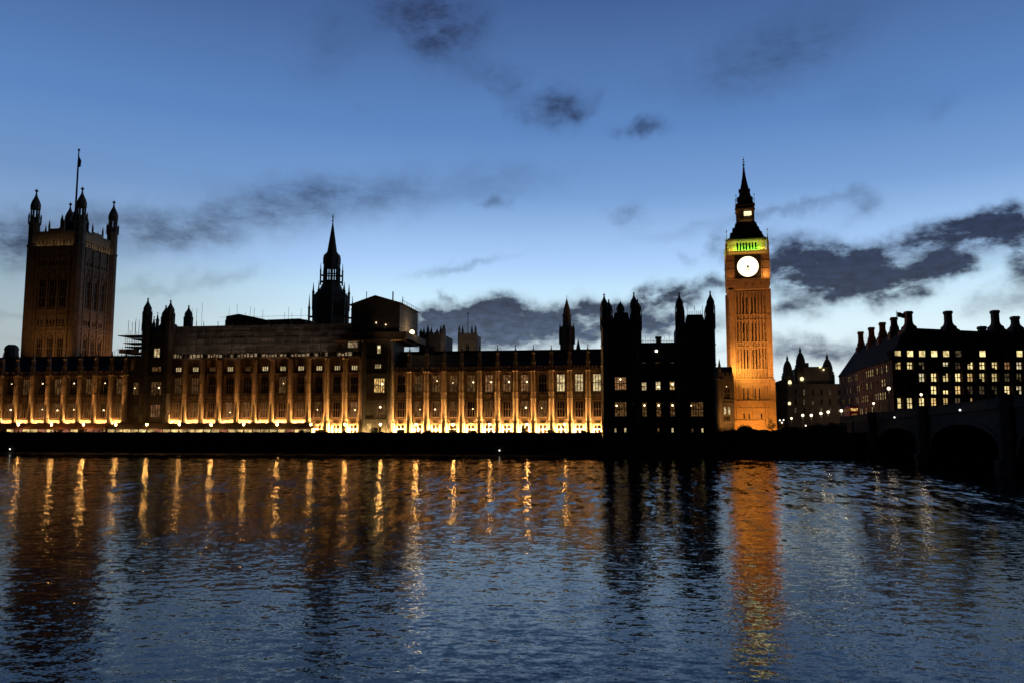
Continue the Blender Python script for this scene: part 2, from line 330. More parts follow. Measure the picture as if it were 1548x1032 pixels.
# ------------------------------------------------------------------ setting: water, ground, river wall
import numpy as np
m, t, b, o = newmat('river water'); b.inputs['Base Color'].default_value = (.003, .005, .008, 1); b.inputs['Roughness'].default_value = .07; b.inputs['IOR'].default_value = 1.25
g = t.add('ShaderNodeNewGeometry'); P = g.outputs['Position']
def slopes(scale, sx, sy, cx, cy, off):
    mp = t.add('ShaderNodeMapping'); t.l.new(P, mp.inputs[0]); mp.inputs['Scale'].default_value = (sx, sy, 1); mp.inputs['Location'].default_value = (off, off * 1.7, 0); mp.inputs['Rotation'].default_value = (0, 0, R(9))
    n = t.noise(mp.outputs[0], scale, 2, .6); v = t.vmath('SUBTRACT', n.outputs['Color'], (.5, .5, .5))
    q = t.add('ShaderNodeVectorMath', operation='MULTIPLY'); t.l.new(v, q.inputs[0]); q.inputs[1].default_value = (cx, cy, 0); return q.outputs[0]
v = t.vmath('ADD', slopes(8.0, .9, 1.1, .24, .15, 3), slopes(2.6, .8, 1.2, .16, .16, 9))
sy_ = t.add('ShaderNodeSeparateXYZ'); t.l.new(P, sy_.inputs[0])
far = t.add('ShaderNodeVectorMath', operation='SCALE'); t.l.new(t.vmath('ADD', t.vmath('ADD', slopes(1.0, .55, .16, .10, .36, 5), slopes(1.0, 1.5, .42, .12, .30, 15)), (0, -.027, 0)), far.inputs[0]); t.l.new(t.maprange(sy_.outputs[1], 45, 120, .15, 1.0), far.inputs['Scale'])
v = t.vmath('ADD', v, far.outputs[0])
nn = t.vmath('NORMALIZE', t.vmath('ADD', v, g.outputs['Normal'])); t.l.new(nn, b.inputs['Normal'])
M['water'] = m
rg = np.random.default_rng(11)
NC = 900
tn = np.concatenate([[-9.0, -3.0, -1.6, -1.2], np.linspace(-1.0, .6, NC), [.8, 1.2, 2.0, 9.0]])
ys = [15.0]
while ys[-1] < 231.4: ys.append(ys[-1] * 1.0027)
ys[-1] = 231.5
ys = np.array([-250.0, -120.0, -40.0, 0.0, 8.0, 12.0] + ys)
XX = np.maximum(ys, 15)[:, None] * tn[None, :]; YY = np.repeat(ys[:, None], len(tn), 1); ZZ = np.zeros_like(XX)
patch = np.zeros_like(XX)
for _ in range(9):
    a = rg.uniform(0, 2 * math.pi); l_ = rg.uniform(14, 60); patch += np.sin((XX * math.cos(a) * .6 + YY * math.sin(a)) * 2 * math.pi / l_ + rg.uniform(0, 7)) / 3
amp = 1 + .28 * np.clip(patch, -1.5, 1.5) + .12 * np.clip((75 - YY) / 35, 0, 1)
NWV = 72
for i in range(NWV):
    lam = .30 * (5 / .30) ** ((i + rg.random()) / NWV); k = 2 * math.pi / lam; a = math.pi / 2 + R(9) + rg.normal() * .9
    w_ = {0: 1.0}.get(0) * (1.1 if lam < 1.6 else .5); sl = .019 * w_ * math.sqrt(2.0 / NWV)
    fade = np.clip((lam / (YY * .0027 * 2.2)) - .6, 0, 1)
    b1, b2, lb = rg.uniform(0, 7), rg.uniform(0, 7), lam * rg.uniform(3, 7); env = (.35 + 1.1 * np.sin(XX * (2 * math.pi / lb) * .6 + YY * (2 * math.pi / lb) * rg.uniform(-.5, .5) + b1) ** 2) * (.4 + 1.1 * np.sin(YY * (2 * math.pi / lb) * .8 + XX * (2 * math.pi / lb) * rg.uniform(-.4, .4) + b2) ** 2)
    env = env * (1 + (1.5 if lam > 1.0 else .3) * np.clip((YY - 70) / 60, 0, 1))
    ZZ += env * sl / k * np.sin((XX * math.cos(a) + YY * math.sin(a)) * k + rg.uniform(0, 7) + .8 * patch) * fade
ZZ *= amp; ZZ[:6] = 0; ZZ[:, :4] = 0; ZZ[:, -4:] = 0
me = bpy.data.meshes.new('river_water'); ny, nx = XX.shape
me.vertices.add(nx * ny); me.vertices.foreach_set('co', np.stack([XX, YY, ZZ], -1).astype(np.float32).ravel())
ii = (np.arange(ny - 1)[:, None] * nx + np.arange(nx - 1)[None, :]).ravel(); quads = np.stack([ii, ii + 1, ii + nx + 1, ii + nx], -1).astype(np.int32)
me.loops.add(quads.size); me.loops.foreach_set('vertex_index', quads.ravel()); me.polygons.add(len(quads)); me.polygons.foreach_set('loop_start', np.arange(0, quads.size, 4, dtype=np.int32))
me.polygons.foreach_set('use_smooth', np.ones(len(quads), dtype=bool)); me.materials.append(m); me.update(calc_edges=True)
tag(put('river_water', me), kind='structure')
gm = MB().add([(-4000, 230.5, 5.38), (4000, 230.5, 5.38), (4000, 6000, 5.38), (-4000, 6000, 5.38)], [(0, 1, 2, 3)])
tag(part('ground', gm, 'earth'), kind='structure')
YW = 229.6
def river_wall(name, x0, x1, label, steps):
    m = MB(); m.box(x0, x1, YW, YW + 1.2, -3, 5.6); m.box(x0, x1, YW + .25, YW + .75, 5.6, 6.35); m.box(x0, x1, YW + .12, YW + .88, 6.35, 6.52)
    m.box(x0, x1, YW - .22, YW + .3, 4.9, 5.25);
    k = x0 + 2
    while k < x1: m.box(k - .45, k + .45, YW - .18, YW + .2, 1.1, 4.9); m.box(k - .5, k + .5, YW + .05, YW + .95, 5.6, 6.66); k += steps
    return tag(part(name, m, 'granite'), label, 'wall')
xNP0, xNP1 = at(909, 600, 229.5).x, at(1083, 600, 229.5).x
river_wall('river_wall', -420, xNP0, 'long dark granite river wall below the floodlit terrace', 5.4)
river_wall('embankment_wall', xNP1, 60, 'dark embankment wall below the trees, between the dark pavilion and the bridge', 6.0)
river_wall('embankment_wall', 86, 420, 'dark embankment wall seen through the bridge arches', 8.0)
tp = MB().add([(-420, YW + .8, 5.5), (xNP0, YW + .8, 5.5), (xNP0, 240.5, 5.5), (-420, 240.5, 5.5)], [(0, 1, 2, 3)])
tag(part('terrace_path', tp, 'paving'), kind='structure')
fs = MB().add([(-420, YW - .2, .55), (xNP1, YW - .2, .55), (xNP1, YW - 1.6, -.3), (-420, YW - 5.5, -.3)], [(3, 2, 1, 0)])
tag(part('muddy_shore', fs, 'iron'), kind='structure')

# ------------------------------------------------------------------ palace river front
B = 5.4
F0 = Fr(0, 240)
def zof(py): return F0.hit(780, py)[1]
ZL, ZS1, ZS2, ZE = zof(632.7), zof(602.6), zof(593), zof(561)       # ledge, two strings, eaves (heights over the base)
Z1a, Z1b, Z2a, Z2b = zof(629.5), zof(605.5), zof(591.5), zof(565.5)
ZR = zof(534) + 1.2
LAMPR = .26
def bays(th, fr, pxs, ztop, pane1, pane2, roof=True, pier_top=None, floor_lit=True, attic=None, mat='lime', yp=0.0, power=1.0, pinn=True, lamps1={}, lamps2={}):
    """piers at pxs with a bay of windows between each pair"""
    xs = [fr.hit(p, 600)[0] for p in pxs]; holes = []; wins = []
    tr = MB(); zt = ztop
    for i in range(len(xs) - 1):
        c = (xs[i] + xs[i + 1]) / 2; wb = xs[i + 1] - xs[i]
        specs = [(1.1, .6, 2.75, 2, 2, pane1[i % len(pane1)] if not floor_lit else 'pink', None), (1.12, Z1a, Z1b - Z1a, 3, 2, pane1[i % len(pane1)], lamps1.get(i)), (1.2, Z2a, Z2b - Z2a, 3, 2, pane2[i % len(pane2)], lamps2.get(i))]
        if attic: specs.append((1.0, attic[0], attic[1] - attic[0], 3, 1, attic[2][i % len(attic[2])], None))
        for hw, z, h, nl, nt, pn, lp in specs:
            holes.append((c - hw, c + hw, z, z + h)); wins.append((c, z, hw * 2, h, nl, nt, pn, lp))
        # tracery: panel ribs beside the windows, flared jamb shafts, hood mould, carved band, balcony ledge
        for s in (-1, 1):
            for q in (1.45, 1.78):
                if q < wb / 2 - .8:
                    tr.box(c + s * q - .07, c + s * q + .07, -.14, .02, Z2a, min(zt, ZE) - .25)
            tr.box(c + s * 1.28 - .09, c + s * 1.28 + .09, -.2, .02, Z1a + 1.7, Z1b - .1)
            tr.prism([(c + s * 1.2, Z1a), (c + s * 1.75, Z1a), (c + s * 1.38, Z1a + 1.7), (c + s * 1.18, Z1a + 1.7)][::s], -.34, .02)
            tr.box(c + s * 1.75 - .06, c + s * 1.75 + .06, -.1, .02, Z1a + .2, Z1b)
            tr.box(c + s * 1.3 - .12, c + s * 1.3 + .12, -.16, .02, .2, 3.5)
        tr.box(c - 1.2, c + 1.2, -.3, .02, Z1b + .04, Z1b + .22); tr.box(c - .85, c + .85, -.42, .02, 3.62, 3.82); tr.box(c - .08, c + .08, -.25, .02, 3.82, 4.1)
        for k in range(5):
            q = c - 1.5 + .75 * k; tr.box(q - .22, q + .22, -.2, .02, ZS1 + .55, ZS2 - .35)
        tr.prism([(c - .45, ZS1 + .5), (c, ZS1 + .3), (c + .45, ZS1 + .5), (c + .45, ZS2 - .3), (c - .45, ZS2 - .3)], -.32, .02)
        tr.box(c - wb / 2 + .75, c + wb / 2 - .75, -.52, .02, ZL, ZL + .30); tr.box(c - wb / 2 + .75, c + wb / 2 - .75, -.60, -.42, ZL + .30, ZL + .62)
    wl = MB().wall(xs[0], xs[-1], 0, zt, holes, 0.0, .5)
    wl.box(xs[0] - .05, xs[-1] + .05, .48, 13, 0.05, zt - .05)
    for z, pr in ((ZS1, .24), (ZS2, .22)): tr.box(xs[0], xs[-1], -pr, .02, z, z + .24)
    tr.box(xs[0], xs[-1], -.45, .02, zt - .35, zt + .05); tr.box(xs[0], xs[-1], -.3, .02, ZL - .22, ZL - .02)
    if attic: tr.box(xs[0], xs[-1], -.3, .02, ZE - .1, ZE + .2)
    if roof: crenels(tr, xs[0], xs[-1], -.3, .1, zt + .05, 1.5, 1.05)
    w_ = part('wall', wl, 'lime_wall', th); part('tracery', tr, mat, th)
    for (c, z, ww, h, nl, nt, pn, lp) in wins: window(th, c, z, ww, h, nl, nt, pn, mat, lamp=lp)
    if roof:
        rm = MB().prism([(0, 0), (0, 0)], 0, 0) if 0 else MB()
        x0, x1 = xs[0], xs[-1]; rm.add([(x0, .6, zt + .1), (x1, .6, zt + .1), (x1, 7, ZR), (x0, 7, ZR), (x0, 9.5, ZR), (x1, 9.5, ZR), (x1, 13.2, zt), (x0, 13.2, zt)], [(0, 1, 2, 3), (3, 2, 5, 4), (4, 5, 6, 7), (0, 3, 4, 7), (1, 6, 5, 2)])
        for i in range(int((x1 - x0) / .9)): q = x0 + .9 * i; rm.add([(q, .5, zt + .15), (q + .1, .5, zt + .15), (q + .1, 7, ZR + .08), (q, 7, ZR + .08)], [(0, 1, 2, 3)])
        rm.box(x0, x1, 6.6, 7.0, ZR - .05, ZR + .45)
        part('roof', rm, 'slate', th)
    pt = pier_top or zt + .3
    pm = MB(); pm.lathe([(1.05, 0), (1.05, 3.9), (.84, 4.3), (.84, ZL), (.90, ZL + .02), (.90, ZL + .3), (.84, ZL + .32), (.84, ZS1), (.88, ZS1 + .02), (.88, ZS1 + .3), (.82, ZS1 + .32), (.82, ZS2), (.86, ZS2 + .02), (.86, ZS2 + .3), (.80, ZS2 + .32),
        (.80, (ZS2 + ZE) / 2), (.83, (ZS2 + ZE) / 2 + .02), (.83, (ZS2 + ZE) / 2 + .2), (.78, (ZS2 + ZE) / 2 + .22), (.78, pt - .3), (.95, pt - .25), (.95, pt)], 0, 0, 8)
    pm.box(-.62, .62, 0, .95, .02, pt - .4); pme = pm.mesh('buttress', mat); pin = pinnacle_mb(.50, 4.9, 2.4).mesh('pinnacle', 'lime_dirty' if mat != 'lime' else 'lime')
    for i, x in enumerate(xs):
        o = put('buttress', pme, th, (x, -.62, 0))
        if pinn: put('pinnacle', pin, o, (0, 0, pt))
    if power:
        for i in range(len(xs) - 1):
            c = (xs[i] + xs[i + 1]) / 2; wb = xs[i + 1] - xs[i]; j = rnd.uniform(.8, 1.2) * power
            cov = (pxs[i] + pxs[i + 1]) / 2 < 471; zl = 3.75 if cov else .3
            area(th, (c, -.46, zl), (c, 0, zl + 1.2), wb * .62, .16, (2300 if cov else 15000) * j, (1, .54, .17))
            area(th, (c, -.95, ZL + .45), (c, -.1, ZL + 3.2), wb * .5, .15, 42 * j, (1, .44, .14))
            spot(th, (c, -3.0, zl + .3), (c, -.2, 11), 600 * j, (1, .44, .14), 75, .9, .25)
        for i, x in enumerate(xs):
            if i == 0 and pxs[0] == 254.6: continue
            zl = 3.9 if pxs[i] < 471 else .5; j = rnd.uniform(.6, 1.3) * power
            spot(th, (x, -3.1, zl), (x, -1.0, zl + 12), 14500 * j, (1.0, .43, .13), 16, 1.0, .12)
    return xs
# -- south wing
sw_px = [-67.5, -43.7, -20, 3.5, 26, 50, 74, 98, 121.5, 145, 168.6, 190]
F = Fr(F0.hit(60, 640)[0], 240); th = thing('palace_south_wing', F, 'floodlit gothic palace wing at the left edge, below the square flag tower', 'building')
bays(th, F, sw_px, ZE, ['dimwarm', 'dimwarm', 'glass', 'dimwarm', 'glass', 'dimwarm', 'dimwarm'], ['dimwarm', 'glass', 'dimwarm', 'glass', 'dimwarm', 'glass'], power=.8,
     lamps1={3: (.4, 2.6, .34), 5: (.5, 2.7, .2), 6: (.3, 2.4, .34), 7: (.5, 2.6, .22), 9: (.1, 2.4, .3)}, lamps2={3: (.3, 3.6, .2), 5: (.2, 3.6, .27), 7: (.2, 3.6, .28), 9: (.1, 3.6, .22)})
# recessed dark bay between the south wing and the tower
# -- central block
ct_px = [254.6, 280.8, 306.4, 332.6, 359.8, 386.2, 412.4, 439.9, 467.4, 494.9, 522.6, 547]
F = Fr(F0.hit(400, 640)[0], 239.6); th = thing('palace_centre_block', F, 'tall floodlit gothic palace range of eleven bays under the scaffold sheeting', 'building')
zc = F.hit(400, 540)[1]
bays(th, F, ct_px, zc, ['dimwarm', 'dimwarm', 'glass', 'pink', 'dimwarm', 'dimwarm', 'glass'], ['dimwarm', 'dimwarm', 'glass', 'glass', 'glass', 'glass', 'dimwarm', 'glass', 'glass', 'glass', 'glass'], roof=False, pier_top=zc - .6,
     attic=(F.hit(400, 560.5)[1], F.hit(400, 553)[1], ['white', 'white', 'dimwarm', 'white', 'dimwarm', 'white', 'white', 'white', 'white', 'white', 'white']), power=.95, pinn=False, floor_lit=True,
     lamps1={3: (.4, 1.6, .22), 8: (-.3, 2.3, .2), 10: (.4, 2.2, .25)}, lamps2={6: (.3, 3, .2)})
fr_ = MB()
xa, xb = F.hit(256, 535)[0], F.hit(545, 535)[0]
n = 0; x = xa
pan = MB()
while x < xb - 1.5:
    ww = rnd.uniform(.5, 1.2); zz = zc + .15; fr_.box(x, x + .2, -.35, .25, zc, zc + 1.5)
    if rnd.random() < .75: pan.box(x + .25, x + .2 + ww, .1, .16, zz + .1, zz + rnd.uniform(.7, 1.25))
    x += ww + .3
part('parapet', fr_, 'lime', th); part('lit_gap', pan, 'attic', th)
# -- north wing
nw_px = [592.8, 619.5, 645.5, 672, 698.5, 725.6, 752.6, 779.8, 806.8, 834, 861.7, 889.4, 916]
F = Fr(F0.hit(752, 640)[0], 240); th = thing('palace_north_wing', F, 'floodlit gothic palace wing of twelve bays right of the spire, with brightest ground floor', 'building')
bays(th, F, nw_px, ZE, ['glass', 'dimwarm', 'dimwarm', 'dimwarm', 'glass', 'dimwarm', 'glass', 'dimwarm', 'dimwarm', 'glass', 'glass', 'glass'], ['glass', 'dimwarm', 'dimwarm', 'dimwarm', 'dimwarm', 'pink', 'pink', 'pink', 'glass', 'white', 'white', 'white'], power=1.0,
     lamps1={1: (.5, 2.3, .2), 2: (-.2, 2.3, .3), 4: (.5, 2.4, .24), 7: (.3, 2.7, .36), 8: (-.3, 2.6, .2)}, lamps2={2: (.3, 3.4, .22), 4: (.6, 2.9, .3), 5: (.6, 2.9, .3), 6: (.6, 2.9, .32), 7: (.6, 2.9, .3), 3: (-.2, 2.8, .18)})

# ------------------------------------------------------------------ generic building face with windows listed by survey rectangles
def face(th, fr, x0, x1, z0, z1, rects, mat, depth=8.0, extra=(), name='wall', backbox=True):
    hs = []
    for r in rects:
        a, b, c, d = fr.rect(*r[:4]); hs.append((a, b, c, d))
    wl = MB().wall(x0, x1, z0, z1, hs, 0, .5)
    if backbox: wl.box(x0 + .01, x1 - .01, .48, depth, z0 + .02, z1 - .02)
    o = part(name, wl, mat, th)
    for r, (a, b, c, d) in zip(rects, hs):
        pane, nl, nt = r[4], r[5], r[6]; lp = r[7] if len(r) > 7 else None
        window(th, (a + b) / 2, c, b - a, d - c, nl, nt, pane, mat, lamp=lp, arch=(len(r) > 8))
    return o, hs
def square_tower(name, label, pxa, pxb, Y, ztop_px, rects, mat, depth, turrets, strings, roofmat='slate', cat='tower'):
    F = Fr(at((pxa + pxb) / 2, 640, Y).x, Y); th = thing(name, F, label, cat)
    x0, x1 = F.hit(pxa, 600)[0], F.hit(pxb, 600)[0]; zt = F.hit((pxa + pxb) / 2, ztop_px)[1]
    face(th, F, x0, x1, 0, zt, rects, mat, depth)
    tr = MB()
    for p in strings:
        z = F.hit(pxa, p)[1]; tr.box(x0 - .05, x1 + .05, -.3, .02, z, z + .28); tr.box(x1 - .02, x1 + .3, -.28, depth, z, z + .28); tr.box(x0 - .3, x0 + .02, -.28, depth, z, z + .28)
    part('string_course', tr, mat, th); part('parapet', crenels_(x0, x1, -.28, .15, zt, 1.4), mat, th)
    for k, (tx, tb, tt, back) in enumerate(turrets):
        ly = depth - .6 if back else .1
        lx = F.hit(tx, tb, ly)[0]; z1 = F.hit(tx, tb, ly)[1]; zt_ = F.hit(tx, tt, ly)[1]
        part('turret', turret_mb(MB(), lx, ly, 1.25, .0, z1, zt_, 5), mat, th)
    return th, F, x0, x1, zt
# -- two towers of the river front either side of the centre block
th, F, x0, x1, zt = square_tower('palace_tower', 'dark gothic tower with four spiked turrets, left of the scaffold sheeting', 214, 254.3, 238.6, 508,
    [(232, 241, 526, 540, 'white', 2, 1), (229, 243, 553.5, 561.5, 'dimwarm', 3, 1), (228, 243, 576, 597, 'dimwarm', 4, 2, (.9, 2.4, .33)), (227, 241, 610.5, 630, 'pink', 4, 2), (229, 240, 641, 651, 'glass', 2, 2)], 'dark_stone', 12.5,
    [(222.5, 483, 450, 0), (257, 485, 453, 0), (250, 489, 461, 1), (284.5, 489, 461, 1)], (521, 543, 567, 603, 633))
rf = MB(); rf.add([(x0 + 1.2, 1.2, zt), (x1 - 1.2, 1.2, zt), (x1 - 1.2, 11, zt), (x0 + 1.2, 11, zt), (x0 + 3, 4, zt + 4.6), (x1 - 3, 4, zt + 4.6), (x1 - 3, 8, zt + 4.6), (x0 + 3, 8, zt + 4.6)], [(0, 1, 5, 4), (1, 2, 6, 5), (2, 3, 7, 6), (3, 0, 4, 7), (4, 5, 6, 7)])
part('roof', rf, 'slate', th)
for k, (lx, hh) in enumerate(((x0 + 2.4, 3.2), (x0 + 3.6, 4.4), (x1 - 3.0, 3.4), (x1 - 1.8, 2.8))): part('pinnacle', pinnacle_mb(.42, hh, 2.6), 'dark_stone', th, (lx, 1.0, zt + .6))
F = Fr(F0.hit(202, 640)[0], 240.4); th = thing('palace_link_bay', F, 'narrow unlit bay between the left wing and the spiked tower, under a scaffold deck', 'building')
face(th, F, F.hit(190.6, 600)[0], F.hit(214.5, 600)[0], 0, F.hit(200, 541)[1], [(201, 211, 577, 597, 'dimwarm', 3, 2, (-.6, 2.3, .22)), (203, 211, 612, 630, 'dimwarm', 3, 2, (.3, .9, .18)), (200, 210, 642, 651, 'glass', 2, 2)], 'dark_stone', 12)
tr = MB(); xa, xb = F.hit(190.6, 600)[0], F.hit(214.5, 600)[0]
for z in (ZL, ZS1, ZS2, ZE): tr.box(xa, xb, -.3, .02, z, z + .25)
for px in (191, 212): x = F.hit(px, 600)[0]; tr.lathe([(.6, 0), (.6, ZE), (.7, ZE + .1), (.45, ZE + .2), (.42, ZE + 4.2), (.04, ZE + 6.6)], x + .2, -.2, 8)
part('tracery', tr, 'dark_stone', th)
th, F, x0, x1, zt = square_tower('palace_tower', 'dark gothic tower directly under the gabled scaffold shelter', 547, 592, 238.6, 514,
    [(569.5, 575.5, 521, 534, 'white', 1, 1, (0, 1.9, .3)), (566, 576, 549.5, 556.5, 'white', 3, 1), (565, 581, 571, 593, 'warm', 5, 2, (.9, 2.6, .42)), (565, 582, 610, 631, 'dimwarm', 5, 2, (.2, 3.2, .4)), (567, 576, 645, 652, 'glass', 2, 1), (554, 561, 639, 652, 'warm', 1, 1), (583, 588, 639, 652, 'warm', 1, 1)], 'dark_stone', 13,
    [], (517, 544, 565, 605, 634))
tr = MB()
for px in (549.5, 589.5): x = F.hit(px, 600)[0]; tr.lathe([(.75, 0), (.75, zt - .4), (.9, zt - .3), (.9, zt)], x, -.15, 8)
part('corner_turret', tr, 'dark_stone', th)
area(th, (x0 + 1.8, -1.4, .4), (x0 + 2.2, 0, 3), 2.5, .3, 500, YEL); area(th, (x1 - 1.6, -1.4, .4), (x1 - 1.8, 0, 3), 2.5, .3, 500, YEL)

# ------------------------------------------------------------------ unlit north pavilion standing in the river
F = Fr(at(996, 640, 231).x, 231.0, 0.0); th = thing('palace_pavilion', F, 'black unlit gothic pavilion with four tall spiked turrets, beside the clock tower', 'building')
def XP(p): return F.hit(p, 600)[0]
zlt, zrt, zc = F.hit(940, 492)[1], F.hit(1050, 494)[1], F.hit(996, 528)[1]
z0 = -2.5
Lw = [(929, 947, 569, 589, 'pink', 5, 2, (.0, 3.0, .34)), (929, 947.5, 606.5, 629, 'dimwarm', 5, 2, (-1.1, 3.0, .36)), (928.8, 932.2, 646.5, 653.5, 'white', 1, 1), (943.5, 947.2, 646, 653.5, 'white', 1, 1)]
Cw = [(969.8, 977.8, 576.5, 589.5, 'white', 2, 2), (991, 999, 575.5, 588.5, 'white', 2, 2, (.1, .9, .36)), (1012.3, 1020.5, 575.5, 588.5, 'warm', 2, 2, (.1, 1.6, .40))] + \
     [(970.3, 978.5, 607, 629, 'dimwarm', 2, 2, (.0, 3.1, .36)), (992, 1000, 607, 629, 'dimwarm', 2, 2, (.0, 3.1, .38)), (1013, 1021, 607, 629, 'dimwarm', 2, 2, (.0, 3.1, .38))] + \
     [(969.8, 976.8, 546.3, 548.7, 'office_dim', 2, 1), (990.5, 997.5, 546.3, 548.7, 'dimwarm', 2, 1), (1012.5, 1019.5, 546.3, 548.7, 'office_dim', 2, 1), (993.8, 997.2, 646.5, 653.5, 'dimwarm', 1, 1), (1015.2, 1018.8, 646, 653.5, 'white', 1, 1), (970, 977, 559, 566, 'glass', 2, 1)]
Rw = [(1044, 1064, 606.5, 629, 'dimwarm', 5, 2, (-1.6, 3.0, .24)), (1045, 1049, 647, 653.5, 'dimwarm', 1, 1), (1060.2, 1064, 646.5, 654, 'white', 1, 1), (1044, 1064, 569, 589, 'glass', 5, 2)]
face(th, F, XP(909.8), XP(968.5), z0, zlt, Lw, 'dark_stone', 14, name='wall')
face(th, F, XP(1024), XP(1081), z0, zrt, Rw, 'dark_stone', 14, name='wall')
F2 = F
hs = [F.rect(*r[:4]) for r in Cw]
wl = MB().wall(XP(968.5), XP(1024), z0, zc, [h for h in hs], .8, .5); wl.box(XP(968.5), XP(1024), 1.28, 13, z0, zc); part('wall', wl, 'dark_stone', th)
for r, (a, b, c, d) in zip(Cw, hs): window(th, (a + b) / 2, c, b - a, d - c, r[5], r[6], r[4], 'dark_stone', y=.8, lamp=r[7] if len(r) > 7 else None)
window(th, (F.hit(1054, 0)[0]), 0, .1, .1, 1, 1, 'glass', 'dark_stone') if 0 else None
for pa, pb, yy, zz, hh in ((909.8, 968.5, 0, zlt, 1.6), (1024, 1081, 0, zrt, 1.3), (968.5, 1024, .8, zc, 1.2)):
    for p in (566, 603, 634, 654): z = F.hit(996, p)[1]; tr = MB().box(XP(pa) - .05 * (yy == 0), XP(pb) + .05 * (yy == 0), yy - .3, yy + .02, z, z + .26); part('string_course', tr, 'dark_stone', th)
    for px in (920, 955, 1034, 1069):
        if pa < px < pb: x = XP(px); part('buttress', MB().box(x - .35, x + .35, -.42, .02, 1, zz - 1), 'dark_stone', th)
    part('parapet', crenels_(XP(pa), XP(pb), yy - .3, yy + .18, zz, hh), 'dark_stone', th)
rc = MB(); zr = F.hit(996, 517.5, 5)[1]; rc.add([(XP(968.5), 1.4, zc), (XP(1024), 1.4, zc), (XP(1024), 5, zr), (XP(968.5), 5, zr), (XP(968.5), 9, zr), (XP(1024), 9, zr), (XP(1024), 13, zc), (XP(968.5), 13, zc)], [(0, 1, 2, 3), (3, 2, 5, 4), (4, 5, 6, 7), (0, 3, 4, 7), (1, 6, 5, 2)])
part('roof', rc, 'slate', th)
cr = MB(); n = 22
for i in range(n): x = XP(969) + (XP(1024) - XP(969)) * (i + .5) / n; cr.box(x - .05, x + .05, 4.95, 5.05, zr - .1, zr + (.9 if i % 3 else 1.5))
cr.box(XP(969), XP(1024), 4.93, 5.07, zr + .35, zr + .45); part('roof_cresting', cr, 'iron', th)
ch = MB(); a, b_, c, d = F.rect(991.5, 999.5, 511, 520, 5.5); ch.box(a, b_, 4.7, 6.2, c - 3, d); ch.box(a - .15, b_ + .15, 4.55, 6.35, d - .1, d + .35); part('chimney', ch, 'dark_stone', th)
sk = MB().sphere((0, 0, 0), .42, 10); a, zz = F.hit(992.3, 530, .4); put('roof_light', sk.mesh('roof_light', 'streetw'), th, (a, .95, zz))
def hip(xa, xb, xc, xd, za, zb, y0, y1, dy):
    return MB().add([(xa, y0, za), (xb, y0, za), (xb, y1, za), (xa, y1, za), (xc, y0 + dy, zb), (xd, y0 + dy, zb), (xd, y1 - dy, zb), (xc, y1 - dy, zb)], [(0, 1, 5, 4), (1, 2, 6, 5), (2, 3, 7, 6), (3, 0, 4, 7), (4, 5, 6, 7)])
zt1 = F.hit(938, 474, 6)[1]; part('roof', hip(F.hit(924, 490, 2)[0], F.hit(955, 490, 2)[0], F.hit(929, 475, 4)[0], F.hit(949, 475, 4)[0], zlt - .2, zt1, 1.2, 12.5, 3), 'slate', th)
cup = MB(); lx, lz = F.hit(938, 474, 6); cup.lathe([(1.1, zt1 - 1.5), (1.1, zt1 + 1.0), (1.3, zt1 + 1.1), (1.2, zt1 + 1.6), (.8, zt1 + 2.4), (.3, zt1 + 3), (.08, zt1 + 3.4), (.03, F.hit(938, 454, 6)[1])], lx, 6, 8); part('cupola', cup, 'slate', th)
zt2 = F.hit(1050, 477, 6)[1]; part('roof', hip(F.hit(1035, 494, 2)[0], F.hit(1069, 494, 2)[0], F.hit(1039, 477, 4)[0], F.hit(1062, 477, 4)[0], zrt - .2, zt2, 1.2, 12.5, 3), 'slate', th)
cs = MB()
for (xa, xb, yy, zz, zu) in ((F.hit(1039, 477, 4)[0], F.hit(1062, 477, 4)[0], 4.2, zt2, 1.3), (F.hit(929, 475, 4)[0], F.hit(949, 475, 4)[0], 4.2, zt1, 1.2)):
    for i in range(9): x = xa + (xb - xa) * i / 8; cs.box(x - .06, x + .06, yy - .06, yy + .06, zz - .1, zz + zu * (1.9 if i in (0, 4, 8) else .8))
part('roof_cresting', cs, 'iron', th)
for tx, tb, tt, ly in ((913.6, 478, 443, 0.2), (920.5, 478, 452, 13.2), (958.6, 476, 441, 0.2), (964, 478, 452, 13.2), (1027.3, 477, 441, 0.2), (1074.3, 475, 439, 0.2), (1028.5, 480, 452, 13.2), (1071.5, 480, 452, 13.2)):
    lx, z1 = F.hit(tx, tb, ly); zt_ = F.hit(tx, tt, ly)[1]; part('turret', turret_mb(MB(), lx, ly, 1.12, z0, z1, zt_, 7), 'dark_stone', th)

# -- low lit range between the pavilion and the clock tower
F = Fr(at(1095, 640, 278).x, 278); th = thing('palace_clock_court_range', F, 'short orange-lit gothic range squeezed between the black pavilion and clock tower', 'building')
x0, x1 = F.hit(1060, 600)[0], F.hit(1110, 600)[0]; zt = F.hit(1095, 573)[1]
face(th, F, x0, x1, 0, zt, [(1094.5, 1103.5, 585, 602, 'glass', 3, 2, (-.1, 4.0, .38)), (1094, 1098.3, 614, 626, 'white', 1, 1), (1100.3, 1104.6, 614, 626, 'white', 1, 1), (1094.5, 1104, 628, 635, 'glass', 3, 1)], 'lime', 10)
for p in (573, 604, 609, 637): z = F.hit(1095, p)[1]; part('string_course', MB().box(x0, x1, -.3, .02, z, z + .3), 'lime', th)
part('parapet', crenels_(x0, x1, -.3, .15, zt + .3, 2.0, 1.3), 'lime', th)
lx, lz = F.hit(1087.5, 560); part('buttress', MB().lathe([(.9, 0), (.9, zt), (1.05, zt + .1), (.7, zt + .5), (.6, lz), (.75, lz + .2), (.04, F.hit(1087, 542)[1])], lx, -.3, 8), 'lime', th)
